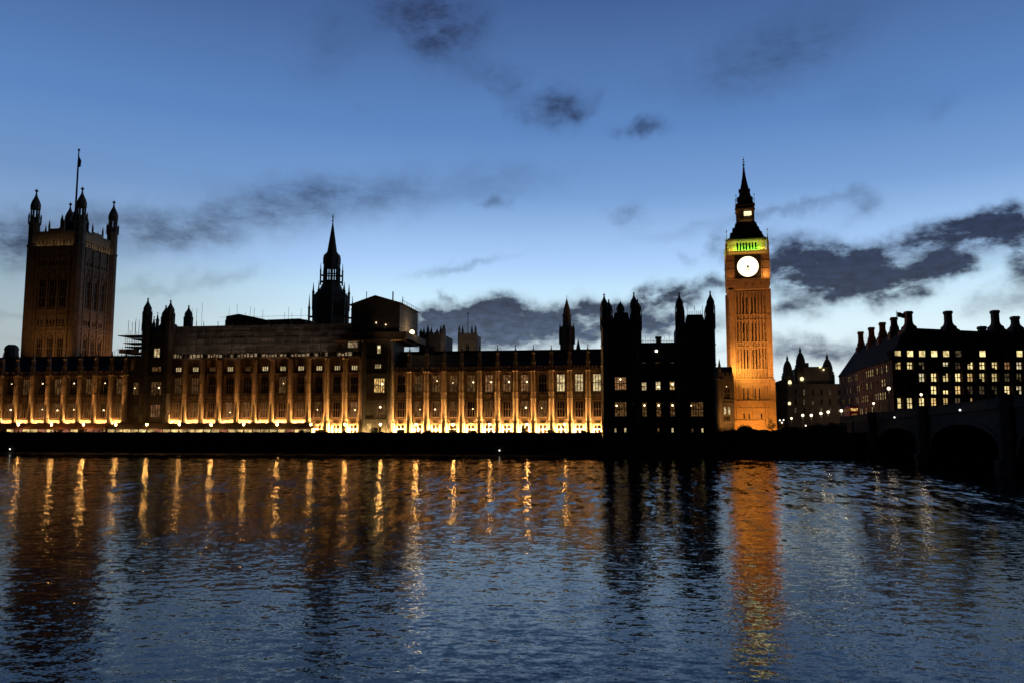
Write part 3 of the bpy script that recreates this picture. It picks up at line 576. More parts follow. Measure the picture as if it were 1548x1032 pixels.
rf = MB(); zr = F.hit(1095, 554, 5)[1]; rf.add([(x0, .7, zt), (x1, .7, zt), (x1, 5, zr), (x0, 5, zr), (x0, 9.5, zt), (x1, 9.5, zt)], [(0, 1, 2, 3), (3, 2, 5, 4), (0, 3, 4), (1, 5, 2)]); part('roof', rf, 'slate', th)
spot(th, (F.hit(1096, 640)[0], -9, .5), (F.hit(1096, 600)[0], 0, 9), 3200, AMBER, 80, .8)

# ------------------------------------------------------------------ clock tower
cx, cy = at(1134.5, 600, 299).x, 299.0
F = Fr(cx, cy, 5.4, R(-4.0)); th = thing('clock_tower', F, 'tall floodlit clock tower with a glowing white dial and pointed spire', 'tower')
def zt_(py, ly=-6.7): return F.hit(1133, py, ly)[1]
FACES = [Matrix.Rotation(R(90 * k), 4, 'Z') for k in range(4)]
HB, HS = 7.0, 6.45
zb1, z_s1, z_s2, z_s3, z_s4, z_s5, z_s6, z_top = zt_(573.5), zt_(559), zt_(524.8), zt_(517.7), zt_(484.5), zt_(476.6), zt_(442), zt_(437)
from collections import defaultdict
body = MB(); sts = defaultdict(MB); arc_ = defaultdict(MB); pil = MB(); wins = []
stages = [(zb1, z_s1 if 0 else z_s1), (z_s1, z_s2), (z_s3, z_s4), (z_s5, z_s6)]
for k, T in enumerate(FACES):
    holes = []; grooves = []
    Tb = T @ Matrix.Translation((0, -HS, 0))
    for za, zb in ((z_s1 + .6, z_s2 - .6), (z_s3 + .6, z_s4 - .8), (z_s5 + .8, z_s6 - 1.6)):
        for c in (-5.0, -4.1, -3.0, 3.0, 4.1, 5.0): grooves.append((c - .11, c + .11, za - .1, zb + .1))
        for c in (-2.0, -.9, .9, 2.0): 
            holes.append((c - .22, c + .22, za, zb - .1))
    body.wall(-HS, HS, zb1 - .2, z_top, holes + grooves, 0, .45, Tb)
    for h in holes: wins.append((Tb, h, k))
    hb = []; gb = [(c - .12, c + .12, zt_(634 - 0) + .5 if False else 5.0, zt_(608)) for c in (-5.2, -4.3, -3.4, -2.0, 0, 2.0, 3.4, 4.3, 5.2)] + [(c - .12, c + .12, zt_(604), zt_(582)) for c in (-5.2, -4.3, -3.5, -1.9, -.5, .5, 1.9, 3.5, 4.3, 5.2)]
    Tg = T @ Matrix.Translation((0, -HB, 0))
    for c in (-2.6, -1.2, 1.2, 2.6): hb.append((c - .22, c + .22, zt_(603), zt_(586)))
    for c in (-2.7, -1.1, 1.9, 3.0): hb.append((c - .28, c + .28, zt_(632), zt_(624)))
    body.wall(-HB, HB, 0, zb1, hb + [q for q in gb if not any(q[0] < h[1] and q[1] > h[0] and q[2] < h[3] and q[3] > h[2] for h in hb)], 0, .45, Tg)
    for i, h in enumerate(hb): wins.append((Tg, h, k + (10 if i == 6 else 0)))
    for s in (-1, 1):
        pil.box(s * HS - .95, s * HS + .95, -HS - .28, -HS + 1.6, zb1 + .3, z_top - .1, T) if s > 0 else None
        for q, wq in ((4.55, .16), (3.5, .16), (2.5, .16), (1.45, .16), (0.0, .22)):
            if q == 0 and s < 0: continue
            pil.box(s * q - wq, s * q + wq, -HS - .34, -HS + .02, zb1 + .3, z_s6, T)
        for q in (4.9, 3.7, 1.9): pil.box(s * q - .14, s * q + .14, -HB - .16, -HB + .02, 4.5, zb1 - .3, T)
        pil.box(s * HB - .85, s * HB + .85, -HB - .3, -HB + 1.5, 0, zb1 - .1, T) if s > 0 else None
    for z, pr, h, H_ in ((zb1 - .1, .5, .5, HB), (z_s1, .36, .35, HS), (z_s2, .32, .3, HS), (z_s3, .36, .35, HS), (z_s4, .32, .3, HS), (z_s5, .36, .35, HS), (z_s6, .36, .35, HS), (zt_(606), .3, .3, HB), (zt_(617), .25, .25, HB), (zt_(636), .35, .4, HB), (zt_(580), .25, .25, HB)):
        sts[z].box(-H_ - pr, H_ + pr, -H_ - pr, -H_ + .02, z, z + h, T)
    for c in [-5.6 + 1.02 * i for i in range(12)]:
        for za, zb in ((z_s2 + .4, z_s3 - .1), (z_s4 + .4, z_s5 - .1), (z_s6 - 1.3, z_s6 - .2)): arc_[za].box(c - .12, c + .12, -HS - .14, -HS + .02, za, zb, T)
body.box(-HS + .5, HS - .5, -HS + .48, HS - .48, 1, z_top); body.box(-HB + .5, HB - .5, -HB + .48, HB - .48, .1, zb1 - .3)
part('shaft', body, 'lime_tower', th); part('pilaster', pil, 'lime_tower', th)
for st in sts.values(): part('string_course', st, 'lime_tower', th)
for st in arc_.values(): part('blind_arcade', st, 'lime_tower', th)
for T, (a, b_, c, d), k in wins:
    if k % 10 in (0, 1, 3): window(th, (a + b_) / 2, c, b_ - a, d - c, 1, 1, 'white' if k >= 10 else 'glass', 'lime_tower', T=T, rz=R(90 * (k % 10)), dep=.45, name='slit_window')
# corbel and clock stage
zc0, zc1 = zt_(437), zt_(421.5); zd0, zd1 = zc1, zt_(381); HC = 7.05
cb = MB(); cb.square([(HS + .1, zc0 - .5), (HS + .5, zc0), (HC - .1, zc0 + .9), (HC - .1, zc1 - .4), (HC + .35, zc1 - .35), (HC + .35, zc1)])
for T in FACES:
    for i in range(4): c = -3.6 + 2.4 * i; cb.box(c + .55, c + 1.85 - .0, -HC - .16, -HC + .2, zc0 + .9, zc1 - .5, T) if i < 3 else None
    cb.box(-HC, -3.2, -HC - .16, -HC + .2, zc0 + .9, zc1 - .5, T); cb.box(4.2, HC, -HC - .16, -HC + .2, zc0 + .9, zc1 - .5, T); cb.box(-3.2, 4.2, -HC - .155, -HC + .2, zc1 - 1.05, zc1 - .5, T)
part('corbel', cb, 'lime_tower', th)
dial_z = zt_(403, -HC); dr = 3.62
cs = MB(); dfs = []
cs.box(-HC + .1, HC - .1, -HC + .1, HC - .1, zd0, zd1)
for T in FACES:
    cs.box(HC - 2.1, HC + .25, -HC - .25, -HC + 2.1, zd0 + .02, zd1 + .4, T)
    cs.box(-HC + 2.1, HC - 2.1, -HC - .12, -HC + .12, zd1 - .9, zd1 - .02, T); cs.box(-HC + 2.1, HC - 2.1, -HC - .3, -HC + .12, zd1 - .3, zd1 - .05, T)
    for q in (.33, .62): z = zd0 + (zd1 - zd0) * q; cs.box(HC - 2.25, HC + .4, -HC - .4, -HC + 2.25, z, z + .3, T)
    # square iron frame with the round opening of the dial
    n = 40; fr_ = MB(); dfs.append(fr_)
    a0 = 4.4
    for i in range(n):
        a, b_ = 2 * math.pi * i / n, 2 * math.pi * (i + 1) / n
        def sq(q): u, v = math.cos(q), math.sin(q); k = a0 / max(abs(u), abs(v)); return (u * k, -HC + .0, dial_z + v * k)
        def ci(q, y=-HC - .0): return (math.cos(q) * dr, y, dial_z + math.sin(q) * dr)
        A, B_, C_, D_ = sq(a), sq(b_), ci(b_), ci(a)
        fr_.add([A, B_, C_, D_], [(0, 1, 2, 3)], T); fr_.add([ci(a), ci(b_), ci(b_, -HC + .25), ci(a, -HC + .25)], [(0, 1, 2, 3)], T)
part('clock_stage', cs, 'lime_tower', th)
for fr_ in dfs: part('dial_frame', fr_, 'iron', th)
for k in (0, 1, 3):
    T = FACES[k]; cl = MB(); n = 48
    vs = [(dr * .985 * math.cos(2 * math.pi * i / n), -HC + .06, dial_z + dr * .985 * math.sin(2 * math.pi * i / n)) for i in range(n)] ; vs += [(x, y + .03, z) for x, y, z in vs]
    cl.add(vs, [tuple(range(n)), tuple(reversed(range(n, 2 * n)))] + [(i, n + i, n + (i + 1) % n, (i + 1) % n) for i in range(n)], T)
    d_ = part('clock_face', cl, 'clock', th)
    for ang, L, wd in ((R(172), 2.3, .16), (R(215), 3.2, .09)):
        hm = MB(); hm.prism([(-wd, -.5), (wd, -.5), (wd * .5, L), (-wd * .5, L)], -.05, -.01, T @ Matrix.Translation((0, -HC + .0, dial_z)) @ Matrix.Rotation(ang, 4, 'Y')); part('hand', hm, 'hand_pale', d_)
    hb = MB(); hb.lathe([(.42, -.1), (.42, -.04)], 0, 0, 12, 0, T @ Matrix.Translation((0, -HC, dial_z)) @ Matrix.Rotation(R(90), 4, 'X') @ Matrix.Scale(-1, 4, (0, 0, 1))); part('boss', hb, 'iron', d_)
# belfry: arcade over a pierced parapet
ze0, ze1 = zd1, zt_(361.5); HE = 6.1
bf = MB(); bar = MB()
for T in FACES:
    hs = [(-3.55 + 1.02 * i, -3.55 + 1.02 * i + .62, ze0 + .9, ze1 - 1.0) for i in range(7)]
    bf.wall(-HE, HE, ze0, ze1, hs, -HE, .5, T); bf.box(HE - 1.0, HE + .2, -HE - .2, -HE + 1.0, ze0, ze1, T)
    for i in range(13): c = -6.6 + 1.1 * i; bar.box(c - .22, c + .22, -HC - .2, -HC + .02, ze0 - .05, ze0 + (1.0 if i % 2 else .65), T)
    bar.box(-HC, HC, -HC - .15, -HC + .0, ze0 + .02, ze0 + .4, T)
    for i in range(12): c = -6.2 + 12.4 * i / 11; bar.box(c - .2, c + .2, -HE - .5, -HE - .05, ze1 - .7, ze1 - .05, T)
part('belfry', bf, 'lime', th); part('bell_chamber', MB().box(-HE + 3.3, HE - 3.3, -HE + 3.3, HE - 3.3, ze0, ze1), 'iron', th); part('parapet', bar, 'lime', th)
for T in FACES:
    p = MB().lathe([(.45, ze0), (.45, ze0 + 3.2), (.6, ze0 + 3.3), (.35, ze0 + 3.5), (.12, ze0 + 5.4), (.05, ze0 + 7.0), (.22, ze0 + 7.2), (.03, ze0 + 8.2)], HC - .2, -HC + .2, 8, None, T); part('pinnacle', p, 'lime_tower', th)
# lower roof, lantern, spire
zf0, zf1, zl1 = ze1, zt_(333.5), zt_(311)
lr = MB(); lr.square([(HE + .55, zf0 - .05), (HE + .6, zf0 + .25), (HE - .2, zf0 + .8), (5.0, zf0 + (zf1 - zf0) * .42), (4.1, zf0 + (zf1 - zf0) * .72), (3.5, zf1 - .3), (3.65, zf1 - .2), (3.65, zf1)])
for T in FACES:
    for row, (rr, qq, nn_) in enumerate(((5.1, .33, 4), (4.2, .62, 3))):
        for i in range(nn_): c = (i - (nn_ - 1) / 2) * 1.7; z = zf0 + (zf1 - zf0) * qq; lr.prism([(c - .35, z), (c + .35, z), (c + .35, z + .7), (c, z + 1.3), (c - .35, z + .7)], -rr - .35, -rr + .9, T)
part('lower_roof', lr, 'bronze', th)
ln = MB(); HL = 2.75; zh = zt_(330, -3); zi = zt_(315, -3)
for T in FACES:
    hs = [(-1.5, -.62, zh, zi), (-.42, .42, zh, zi), (.62, 1.5, zh, zi)]
    ln.wall(-HL, HL, zf1, zl1, hs, -HL, .4, T); ln.box(HL - .35, HL + .25, -HL - .25, -HL + .35, zf1, zl1, T); ln.box(-HL - .3, HL + .3, -HL - .55, -HL + .0, zl1 - .45, zl1 + .1, T); ln.box(-HL - .3, HL + .3, -HL - .5, -HL, zf1, zf1 + .5, T)
part('lantern', ln, 'lime_dirty', th)
lw = MB().box(-HL + .5, HL - .5, -HL + .5, HL - .5, zf1 + .2, zl1 - .3); part('lantern_core', lw, 'dark_stone', th)
a, b_, c, d = F.rect(1124.5, 1136, 320, 325.5, -HL); part('lantern_window', MB().box(a, b_, -HL - .06, -HL + .45, c, d), 'lantern', th)
sp = MB(); zsp = zt_(309, -3); ztip = zt_(253, 0)
sp.square([(3.3, zsp - .4), (3.35, zsp), (2.9, zsp + .5)] + [(.28 + 2.5 * (1 - q) ** 1.45, zsp + .5 + (ztip - zsp - .5) * q) for q in [i / 9 for i in range(10)]])
for T in FACES:
    for qq, nn_ in ((.12, 3), (.33, 2)):
        r_ = .28 + 2.5 * (1 - qq) ** 1.45
        for i in range(nn_): c = (i - (nn_ - 1) / 2) * 1.2; z = zsp + .5 + (ztip - zsp) * qq; sp.prism([(c - .25, z), (c + .25, z), (c + .25, z + .5), (c, z + 1.1), (c - .25, z + .5)], -r_ - .3, -r_ + .5, T)
part('spire', sp, 'bronze', th)
zz = zt_(236, 0); fn = MB(); fn.lathe([(.3, ztip - .2), (.14, ztip + .6), (.45, ztip + .8), (.45, ztip + 1.1), (.10, ztip + 1.3), (.08, zz - 1.6), (.3, zz - 1.45), (.3, zz - 1.15), (.06, zz - 1), (.04, zz)], 0, 0, 8)
fn.box(-.55, .55, -.06, .06, zz - 2.3, zz - 2.1); fn.box(-.06, .06, -.55, .55, zz - 2.32, zz - 2.08)
for T in FACES: fn.lathe([(.1, zsp), (.07, zsp + 3.2), (.2, zsp + 3.3), (.02, zsp + 4)], 3.1, -3.1, 6, None, T)
part('finial', fn, 'iron', th)
# floodlights of the clock tower
spot(th, (-7.5, -15.5, zt_(553)), (-2.4, -HS, zt_(565)), 9500, (1, .54, .09), 62, 1.0, .4); spot(th, (-7.5, -15.5, zt_(553)), (-1.5, -HS, zt_(545)), 9000, (1, .44, .10), 100, 1.0, .4)
area(th, (-2, -HB - 9, .6), (-1.5, -HB, 13), 6, .6, 2900, ORANGE); area(th, (4.5, -HB - 8, .6), (3, -HB, 10), 4, .6, 1300, ORANGE)
spot(th, (26, -34, 5), (-.5, -HS, 28), 150000, (1, .38, .085), 40, .9, .3); spot(th, (30, -32, 5), (1, -HS, 58), 80000, (1, .37, .10), 34, .9, .3); spot(th, (2, -46, 6), (0, -HS, 50), 20000, (1, .38, .11), 30, .9, .5)
spot(th, (-34, -4, 1), (-HS, 0, 40), 90000, ORANGE, 80, .8, .5); spot(th, (36, -4, 1), (HS, 0, 40), 40000, ORANGE, 80, .8, .5)
point(th, (5.8, -18.2, 1.2), 900, (1, .40, .07), .2)
area(th, (5.6, -HC - 2.0, zd0 + .3), (5.9, -HC, zd0 + 5), 1.2, .3, 260, (1, .42, .10)); area(th, (-5.6, -HC - 2.0, zd0 + .3), (-5.9, -HC, zd0 + 5), 1.2, .3, 30, (1, .38, .1))
for k in (0, 1, 3):
    T = FACES[k]; q = lambda x, y, z: T @ Vector((x, y, z))
    area(th, q(.2, -HC + .1, ze0 + .45), q(.2, -HE, ze0 + 3.4), 8.5, .2, 900, (.22, 1.0, .06)); area(th, q(-5.0, -HC + .1, ze0 + .45), q(-5.0, -HE, ze0 + 3.4), 2.4, .2, 120, (1, .74, .12)); area(th, q(5.0, -HC + .1, ze0 + .45), q(5.0, -HE, ze0 + 3.4), 2.4, .2, 120, (1, .74, .12))
    area(th, q(0, -HC - 1.0, ze0 - .6), q(0, -HE, ze0 + 1.6), 13, .2, 90, (1, .66, .12)); area(th, q(0, -HE - .62, ze1 - 1.6), q(0, -HE - .3, ze1), 11.5, .15, 90, (.9, .9, .18))
    area(th, q(0, -HL - .5, zf1 + .55), q(0, -HL, zl1), 4.5, .2, 14, (1, .5, .16))

# ------------------------------------------------------------------ square flag tower (left)
F = Fr(-222 - 11.4, 300 + 11.4, 5.4, 0.0); th = thing('flag_tower', F, 'massive square gothic tower with corner turrets and a flagpole on its roof', 'tower')
HV = 11.0
def zv(py, px=110): p = at(px, py, 300); return p.z - 5.4
zp0, zp1 = zv(372), zv(350)
bd = MB(); sts = defaultdict(MB); butt = MB(); hood = defaultdict(MB); vw = []
for k, T in enumerate(FACES):
    Tb = T @ Matrix.Translation((0, -HV, 0)); hs = []
    for c in (-4.6, 0, 4.6):
        hs.append((c - 1.45, c + 1.45, zv(463), zv(419), 3, 3, 'glass')); hs.append((c - 1.35, c + 1.35, zv(541), zv(509), 3, 2, 'glass'))
    for i in range(9): hs.append((-6.2 + 1.38 * i, -6.2 + 1.38 * i + .85, zv(489.5), zv(482), 1, 1, 'glass')); hs.append((-6.2 + 1.38 * i, -6.2 + 1.38 * i + .8, zv(398), zv(393), 1, 1, 'glass'))
    bd.wall(-HV, HV, 0, zp0, [h[:4] for h in hs], 0, .5, Tb)
    if k in (0, 1):
        for h in hs: vw.append((Tb, h, k))
    for p, pr in ((372, .7), (389, .4), (402, .4), (409, .3), (468, .5), (476, .3), (494.5, .5), (500, .3), (545, .5)): z = zv(p); sts[p].box(-HV - .1, HV + .1, -HV - pr, -HV + .02, z, z + .45, T)
    for c in (-7.2, -2.3, 2.3, 7.2): butt.box(c - .38, c + .38, -HV - .45, -HV + .02, 12, zp0, T)
    for c in (-4.6, 0, 4.6):
        for s in (-1, 1): hood[0, k, c].prism([(c + s * 1.6, zv(419) - .6), (c + s * 1.75, zv(419) - .6), (c + s * .15, zv(419) + 2.9), (c, zv(419) + 2.6)][::s], -HV - .35, -HV + .02, T)
        hood[0, k, c].prism([(c - .14, zv(419) + 2.4), (c + .14, zv(419) + 2.4), (c, zv(404))], -HV - .3, -HV + .02, T)
        for s in (-1, 1): hood[1, k, c].prism([(c + s * 1.45, zv(509) - .4), (c + s * 1.65, zv(509) - .4), (c + s * .1, zv(509) + 1.6), (c, zv(509) + 1.3)][::s], -HV - .3, -HV + .02, T)
bd.box(-HV + .5, HV - .5, -HV + .48, HV - .48, .1, zp0 - .1)
part('shaft', bd, 'lime_dirty', th); part('buttress', butt, 'lime_dirty', th)
for st in sts.values(): part('string_course', st, 'lime_dirty', th)
for st in hood.values(): part('hood_mould', st, 'lime_dirty', th)
for T, (a, b_, c, d, nl, nt, pn), k in vw: window(th, (a + b_) / 2, c, b_ - a, d - c, nl, nt, pn, 'lime_dirty', T=T, rz=R(90 * k), arch=nl > 1, dep=.5)
pp = MB()
for T in FACES:
    hs = [(-7.4 + 1.55 * i, -7.4 + 1.55 * i + .8, zp0 + .7, zp0 + 3.0) for i in range(10)]
    pp.wall(-HV, HV, zp0, zp1 - 1.2, hs, -HV, .5, T); pp.add([(-HV, -HV + .5, zp0), (HV, -HV + .5, zp0), (HV, -HV + .5, zp1 - 1.2), (-HV, -HV + .5, zp1 - 1.2)], [(3, 2, 1, 0)], T)
    crenels(pp, -HV, HV, -HV - .2, -HV + .52, zp1 - 1.2, 1.7, 1.5, T); pp.box(-3.2, 3.2, -HV - .05, -HV + .55, zp1 - .6, zp1 + 1.6, T)
    pp.lathe([(.4, zp1), (.4, zp1 + 3), (.04, zp1 + 5.4)], -3.3, -HV + .2, 4, None, T); pp.lathe([(.4, zp1), (.4, zp1 + 3), (.04, zp1 + 5.4)], 3.3, -HV + .2, 4, None, T)
part('parapet', pp, 'lime', th)
ztip = zv(281, 120)
for T in FACES:
    tm = MB(); rr = 2.1; a = HV - .6; z1 = zp1 + 1.4; zb = zv(326)
    tm.lathe([(2.25, 0), (2.25, zp0), (2.5, zp0 + .2), (2.5, zp0 + .9), (2.15, zp0 + 1.1), (2.15, zb - 3.2), (2.5, zb - 2.9), (2.5, zb - 2.2), (1.75, zb - 2.0), (1.75, zb)], a, -a, 8, None, T)
    for i in range(8):
        q = math.pi / 8 + math.pi / 4 * i; tm.lathe([(.28, zb - 2.4), (.28, zb + 3.6)], a + 1.55 * math.cos(q), -a + 1.55 * math.sin(q), 5, None, T); tm.lathe([(.22, zb - 2.4), (.22, zb - .2), (.3, zb), (.03, zb + 1.7)], a + 2.35 * math.cos(q), -a + 2.35 * math.sin(q), 4, None, T)
        for zz, hh in ((zp0 + 3, 3.5), (zb - 7, 3)): tm.box(-.06, .06, -.1, .1, 0, .1) if 0 else None
    hh = ztip - (zb + 3.4)
    tm.lathe([(1.8, zb + 3.4), (2.05, zb + 3.6), (2.05, zb + 3.9)] + [(r_ * 1.85, zb + 3.9 + (hh - .5) * q) for r_, q in ((1.0, 0), (1.1, .08), (1.05, .2), (.8, .36), (.5, .5), (.26, .62), (.17, .72), (.15, .82), (.36, .85), (.36, .9), (.1, .93), (.04, 1))], a, -a, 8, None, T)
    part('turret', tm, 'lime_dirty', th)
rf = MB(); rf.square([(8.5, zp0), (8.5, zp0 + 1), (4.6, zp1 + 3.0), (2.6, zp1 + 5.5), (2.4, zp1 + 6.6)]); part('roof', rf, 'iron', th)
pw = MB()
for s in (-1, 1):
    for u in (-1, 1): pw.lathe([(.7, zp1 + 1), (.6, zp1 + 6.5), (.75, zp1 + 6.7), (.05, zp1 + 9.5)], s * 3.4, u * 3.4, 6); pw.tube((s * 3.4, u * 3.4, zp1 + 5.5), (0, 0, zp1 + 12), .3, .2)
pw.lathe([(1.6, zp1 + 5), (1.4, zp1 + 8), (.5, zp1 + 11.5), (.34, zp1 + 13)], 0, 0, 8); part('flagpole_base', pw, 'iron', th)
zf = zv(219, 118) * 1.022
fp = MB(); fp.lathe([(.42, zp1 + 12), (.34, zf - 8), (.22, zf - 1), (.5, zf - .8), (.5, zf - .3), (.08, zf)], 0, 0, 8); part('flagpole', fp, 'iron', th)
fl = MB(); fl.prism([(.2, zf - 8.2), (1.1, zf - 7.9), (1.3, zf - 5.4), (.7, zf - 4.2), (.2, zf - 3.4)], -.2, .2); part('furled_flag', fl, 'flagcloth', th)
for k in (0, 1):
    T = FACES[k]; q = lambda x, y, z: T @ Vector((x, y, z))
    spot(th, q(-4, -40, 27), q(0, -HV, 47), 5600 + 3000 * k, (1, .42, .12), 70, .8, .6); spot(th, q(6, -26, 27), q(3, -HV, 34), 4200 + 1500 * k, (1, .42, .12), 80, .9, .6)
    for c in (-6.5, -2.2, 2.2, 6.5): area(th, q(c, -HV - 1.2, zp0 + .4), q(c, -HV, zp0 + 3), 3, .25, 11, (1, .70, .34))

# ------------------------------------------------------------------ central octagonal spire
F = Fr(at(498, 560, 300).x, 300); th = thing('octagonal_spire', F, 'dark octagonal lantern tower with a tall needle spire, left of the gabled shelter', 'tower')
def zq(py): return F.hit(498.5, py, 0)[1]
def rw(pa, pb, py): return (F.hit(pb, py)[0] - F.hit(pa, py)[0]) / 2
oc = MB(); r1 = rw(471.5, 522, 470) * 1.03
oc.lathe([(r1, zq(540)), (r1, zq(451)), (r1 * 1.04, zq(450)), (r1 * 1.04, zq(448)), (r1 * .9, zq(446)), (r1 * .62, zq(437)), (r1 * .5, zq(430)), (r1 * .46, zq(428))], 0, 0, 8)
r2 = rw(487, 510, 410) * 1.02; part('octagon', oc, 'dark_stone', th)
la = MB(); zA, zB = zq(428), zq(402)
for i in range(8):
    T = Matrix.Rotation(R(45 * i), 4, 'Z'); ap = r2 * math.cos(math.pi / 8); hw = ap * math.tan(math.pi / 8)
    la.wall(-hw, hw, zA, zq(388), [(-hw * .62, -.16, zq(425), zq(416.5)), (.16, hw * .62, zq(425), zq(416.5)), (-hw * .62, -.16, zq(415), zq(405.5)), (.16, hw * .62, zq(415), zq(405.5))], -ap, .6, T)
la.lathe([(r2 * 1.0, zq(388)), (r2 * .96, zq(386)), (r2 * .8, zq(384))], 0, 0, 8); part('lantern', la, 'dark_stone', th)
spm = MB(); r3 = rw(490.5, 507, 384) * .98
spm.lathe([(r3 * 1.05, zq(386)), (r3, zq(382))] + [(r3 * (.86 - .80 * q), zq(381 - 45 * q)) for q in (0, .25, .5, .75, 1)] + [(.35, zq(335)), (.12, zq(331)), (.3, zq(330)), (.05, zq(323))], 0, 0, 8); part('spire', spm, 'dark_stone', th)
for i in range(8):
    q = math.pi / 8 + math.pi / 4 * i
    for rr, zb, zt2, r_ in ((r1 * 1.17, zq(505), zq(446), .42), (r1 * .97, zq(470), zq(428), .45), (r2 * 1.32, zq(432), zq(398), .3), (r2 * .98, zq(400), zq(386), .3)):
        p = MB().lathe([(r_, zb), (r_, zb + (zt2 - zb) * .62), (r_ * 1.3, zb + (zt2 - zb) * .64), (r_ * .7, zb + (zt2 - zb) * .7), (.05, zt2)], rr * math.cos(q), rr * math.sin(q), 6)
        if rr > r2 * 1.1: T = Matrix.Rotation(q, 4, 'Z'); p.box(rr * .78, rr, -.12, .12, zb + 1, zb + 1.8, T); p.box(rr * .72, rr, -.13, .13, zb + (zt2 - zb) * .4, zb + (zt2 - zb) * .4 + .7, T)
        part('pinnacle', p, 'dark_stone', th)
for i in (-1, 0, 1):
    T = Matrix.Rotation(R(45 * i), 4, 'Z')
    for c in (-1.7, 0, 1.7): window(th, c, zq(481), 1.1, zq(459) - zq(481), 1, 3, 'office_dim' if (i == 0) else 'glass', 'dark_stone', y=-r1 * math.cos(math.pi / 8) - .42, T=T, rz=R(45 * i), arch=True)

# ------------------------------------------------------------------ towers and turrets behind the roofs
def small_tower(name, label, pxc, pxa, pxb, Y, ptop, pbase, pins, ptip, mat, light=0, lancets=True, depth=None):
    F = Fr(at(pxc, pbase, Y).x, Y); th = thing(name, F, label, 'tower'); x0, x1 = F.hit(pxa, ptop)[0], F.hit(pxb, ptop)[0]; zt = F.hit(pxc, ptop)[1]; dp = depth or (x1 - x0)
    hs = [((x0 + x1) / 2 - 1.0, (x0 + x1) / 2 + 1.0, zt - 9.5, zt - 4)] if lancets else []
    wl = MB().wall(x0, x1, 0, zt, hs, 0, .5); wl.box(x0, x1, .48, dp, 0, zt - .02); crenels(wl, x0, x1, -.12, .4, zt, 1.4, 1.1); wl.box(x0 - .1, x1 + .1, -.25, .02, zt - 2.4, zt - 2.0); wl.box(x0 - .1, x1 + .1, -.25, .02, zt - 11, zt - 10.6)
    part('wall', wl, mat, th)
    for h in hs: window(th, (h[0] + h[1]) / 2, h[2], 2.0, h[3] - h[2], 2, 2, 'glass', mat, arch=True)
    for px, tip, back in pins:
        ly = dp - .4 if back else .2; lx, z2 = F.hit(px, tip, ly); p = MB(); r_ = .75; p.lathe([(r_, 0), (r_, zt + 1), (r_ * 1.2, zt + 1.2), (r_ * .8, zt + 1.6), (r_ * .7, zt + (z2 - zt) * .45), (r_ * .9, zt + (z2 - zt) * .48), (.05, z2)], lx, ly, 8); part('pinnacle', p, mat, th)
    if light: spot(th, (0, -30, 25), (0, 0, zt - 5), light, (1, .75, .5), 40, .8)
    return th, F, zt, x0, x1
th, F, zt, _, _ = small_tower('abbey_tower', 'pale lit square church tower with four pinnacles and a flagpole, behind the roof', 706.5, 692, 721.5, 400, 507, 560, [(694.5, 491, 0), (699.5, 492, 1), (713.5, 491, 1), (719, 491, 0)], 0, 'portland', 5200)
lx, z2 = F.hit(707.5, 473, 5); part('flagpole', MB().lathe([(.22, zt - 1), (.14, z2 - .9), (.4, z2 - .8), (.4, z2 - .2), (.05, z2)], lx, 5, 6), 'iron', th)
th, F, zt, x0, x1 = small_tower('great_hall', 'dark gable end with a cluster of pinnacles, right of the gabled shelter', 655, 634, 673, 330, 507, 560, [(636.5, 497, 0), (641, 494, 1), (647, 491, 0), (652, 494, 1), (661, 497, 0), (666.5, 491, 1), (671.5, 490, 0)], 0, 'dark_stone', 0, True, 14)
F = Fr(at(669.5, 560, 326).x, 326); th = thing('lit_turret', F, 'slim pale floodlit octagonal turret at the end of the dark pinnacled gable', 'turret')
zz = F.hit(669, 508)[1]; part('shaft', MB().lathe([(1.1, 0), (1.1, zz - 3), (1.3, zz - 2.8), (1.3, zz - 2.2), (1.0, zz - 2), (1.0, zz), (1.15, zz + .2), (.06, zz + 4.5)], 0, 0, 8), 'portland', th); spot(th, (2, -20, 22), (0, 0, zz - 4), 2600, (1, .75, .5), 30, .8)
F = Fr(at(857.5, 560, 330).x, 330); th = thing('spired_turret', F, 'dark spire on an octagonal base rising behind the right wing roof', 'tower')
def z8(py): return F.hit(857.5, py)[1]
def r8(pa, pb, py): return (F.hit(pb, py)[0] - F.hit(pa, py)[0]) / 2
rb = r8(847, 869, 500); part('shaft', MB().lathe([(rb, 0), (rb, z8(498)), (rb * 1.05, z8(497)), (rb * .9, z8(495)), (rb * .62, z8(492)), (rb * .6, z8(478)), (rb * .7, z8(477)), (rb * .52, z8(475)), (rb * .42, z8(466)), (rb * .25, z8(460)), (rb * .12, z8(455)), (.12, z8(452)), (.05, z8(446))], 0, 0, 8), 'dark_stone', th)
for i in range(8): q = math.pi / 8 + math.pi / 4 * i; part('pinnacle', MB().lathe([(.45, z8(520)), (.4, z8(500)), (.05, z8(489))], rb * 1.02 * math.cos(q), rb * 1.02 * math.sin(q), 6), 'dark_stone', th)
window(th, 0, z8(528), 2.0, z8(510) - z8(528), 2, 2, 'office_dim', 'dark_stone', y=-rb * .95, arch=True)
F = Fr(at(874.5, 560, 300).x, 300); th = thing('roof_pinnacle', F, 'thin dark pinnacle just right of the dark spired turret', 'pinnacle'); part('shaft', MB().lathe([(.8, 0), (.7, F.hit(874, 530)[1]), (.9, F.hit(874, 528)[1]), (.05, F.hit(874, 512)[1])], 0, 0, 8), 'dark_stone', th)
F = Fr(at(15.5, 560, 262).x, 262); th = thing('roof_turret', F, 'squat domed dark roof turret at the far left, beside the flag tower', 'turret')
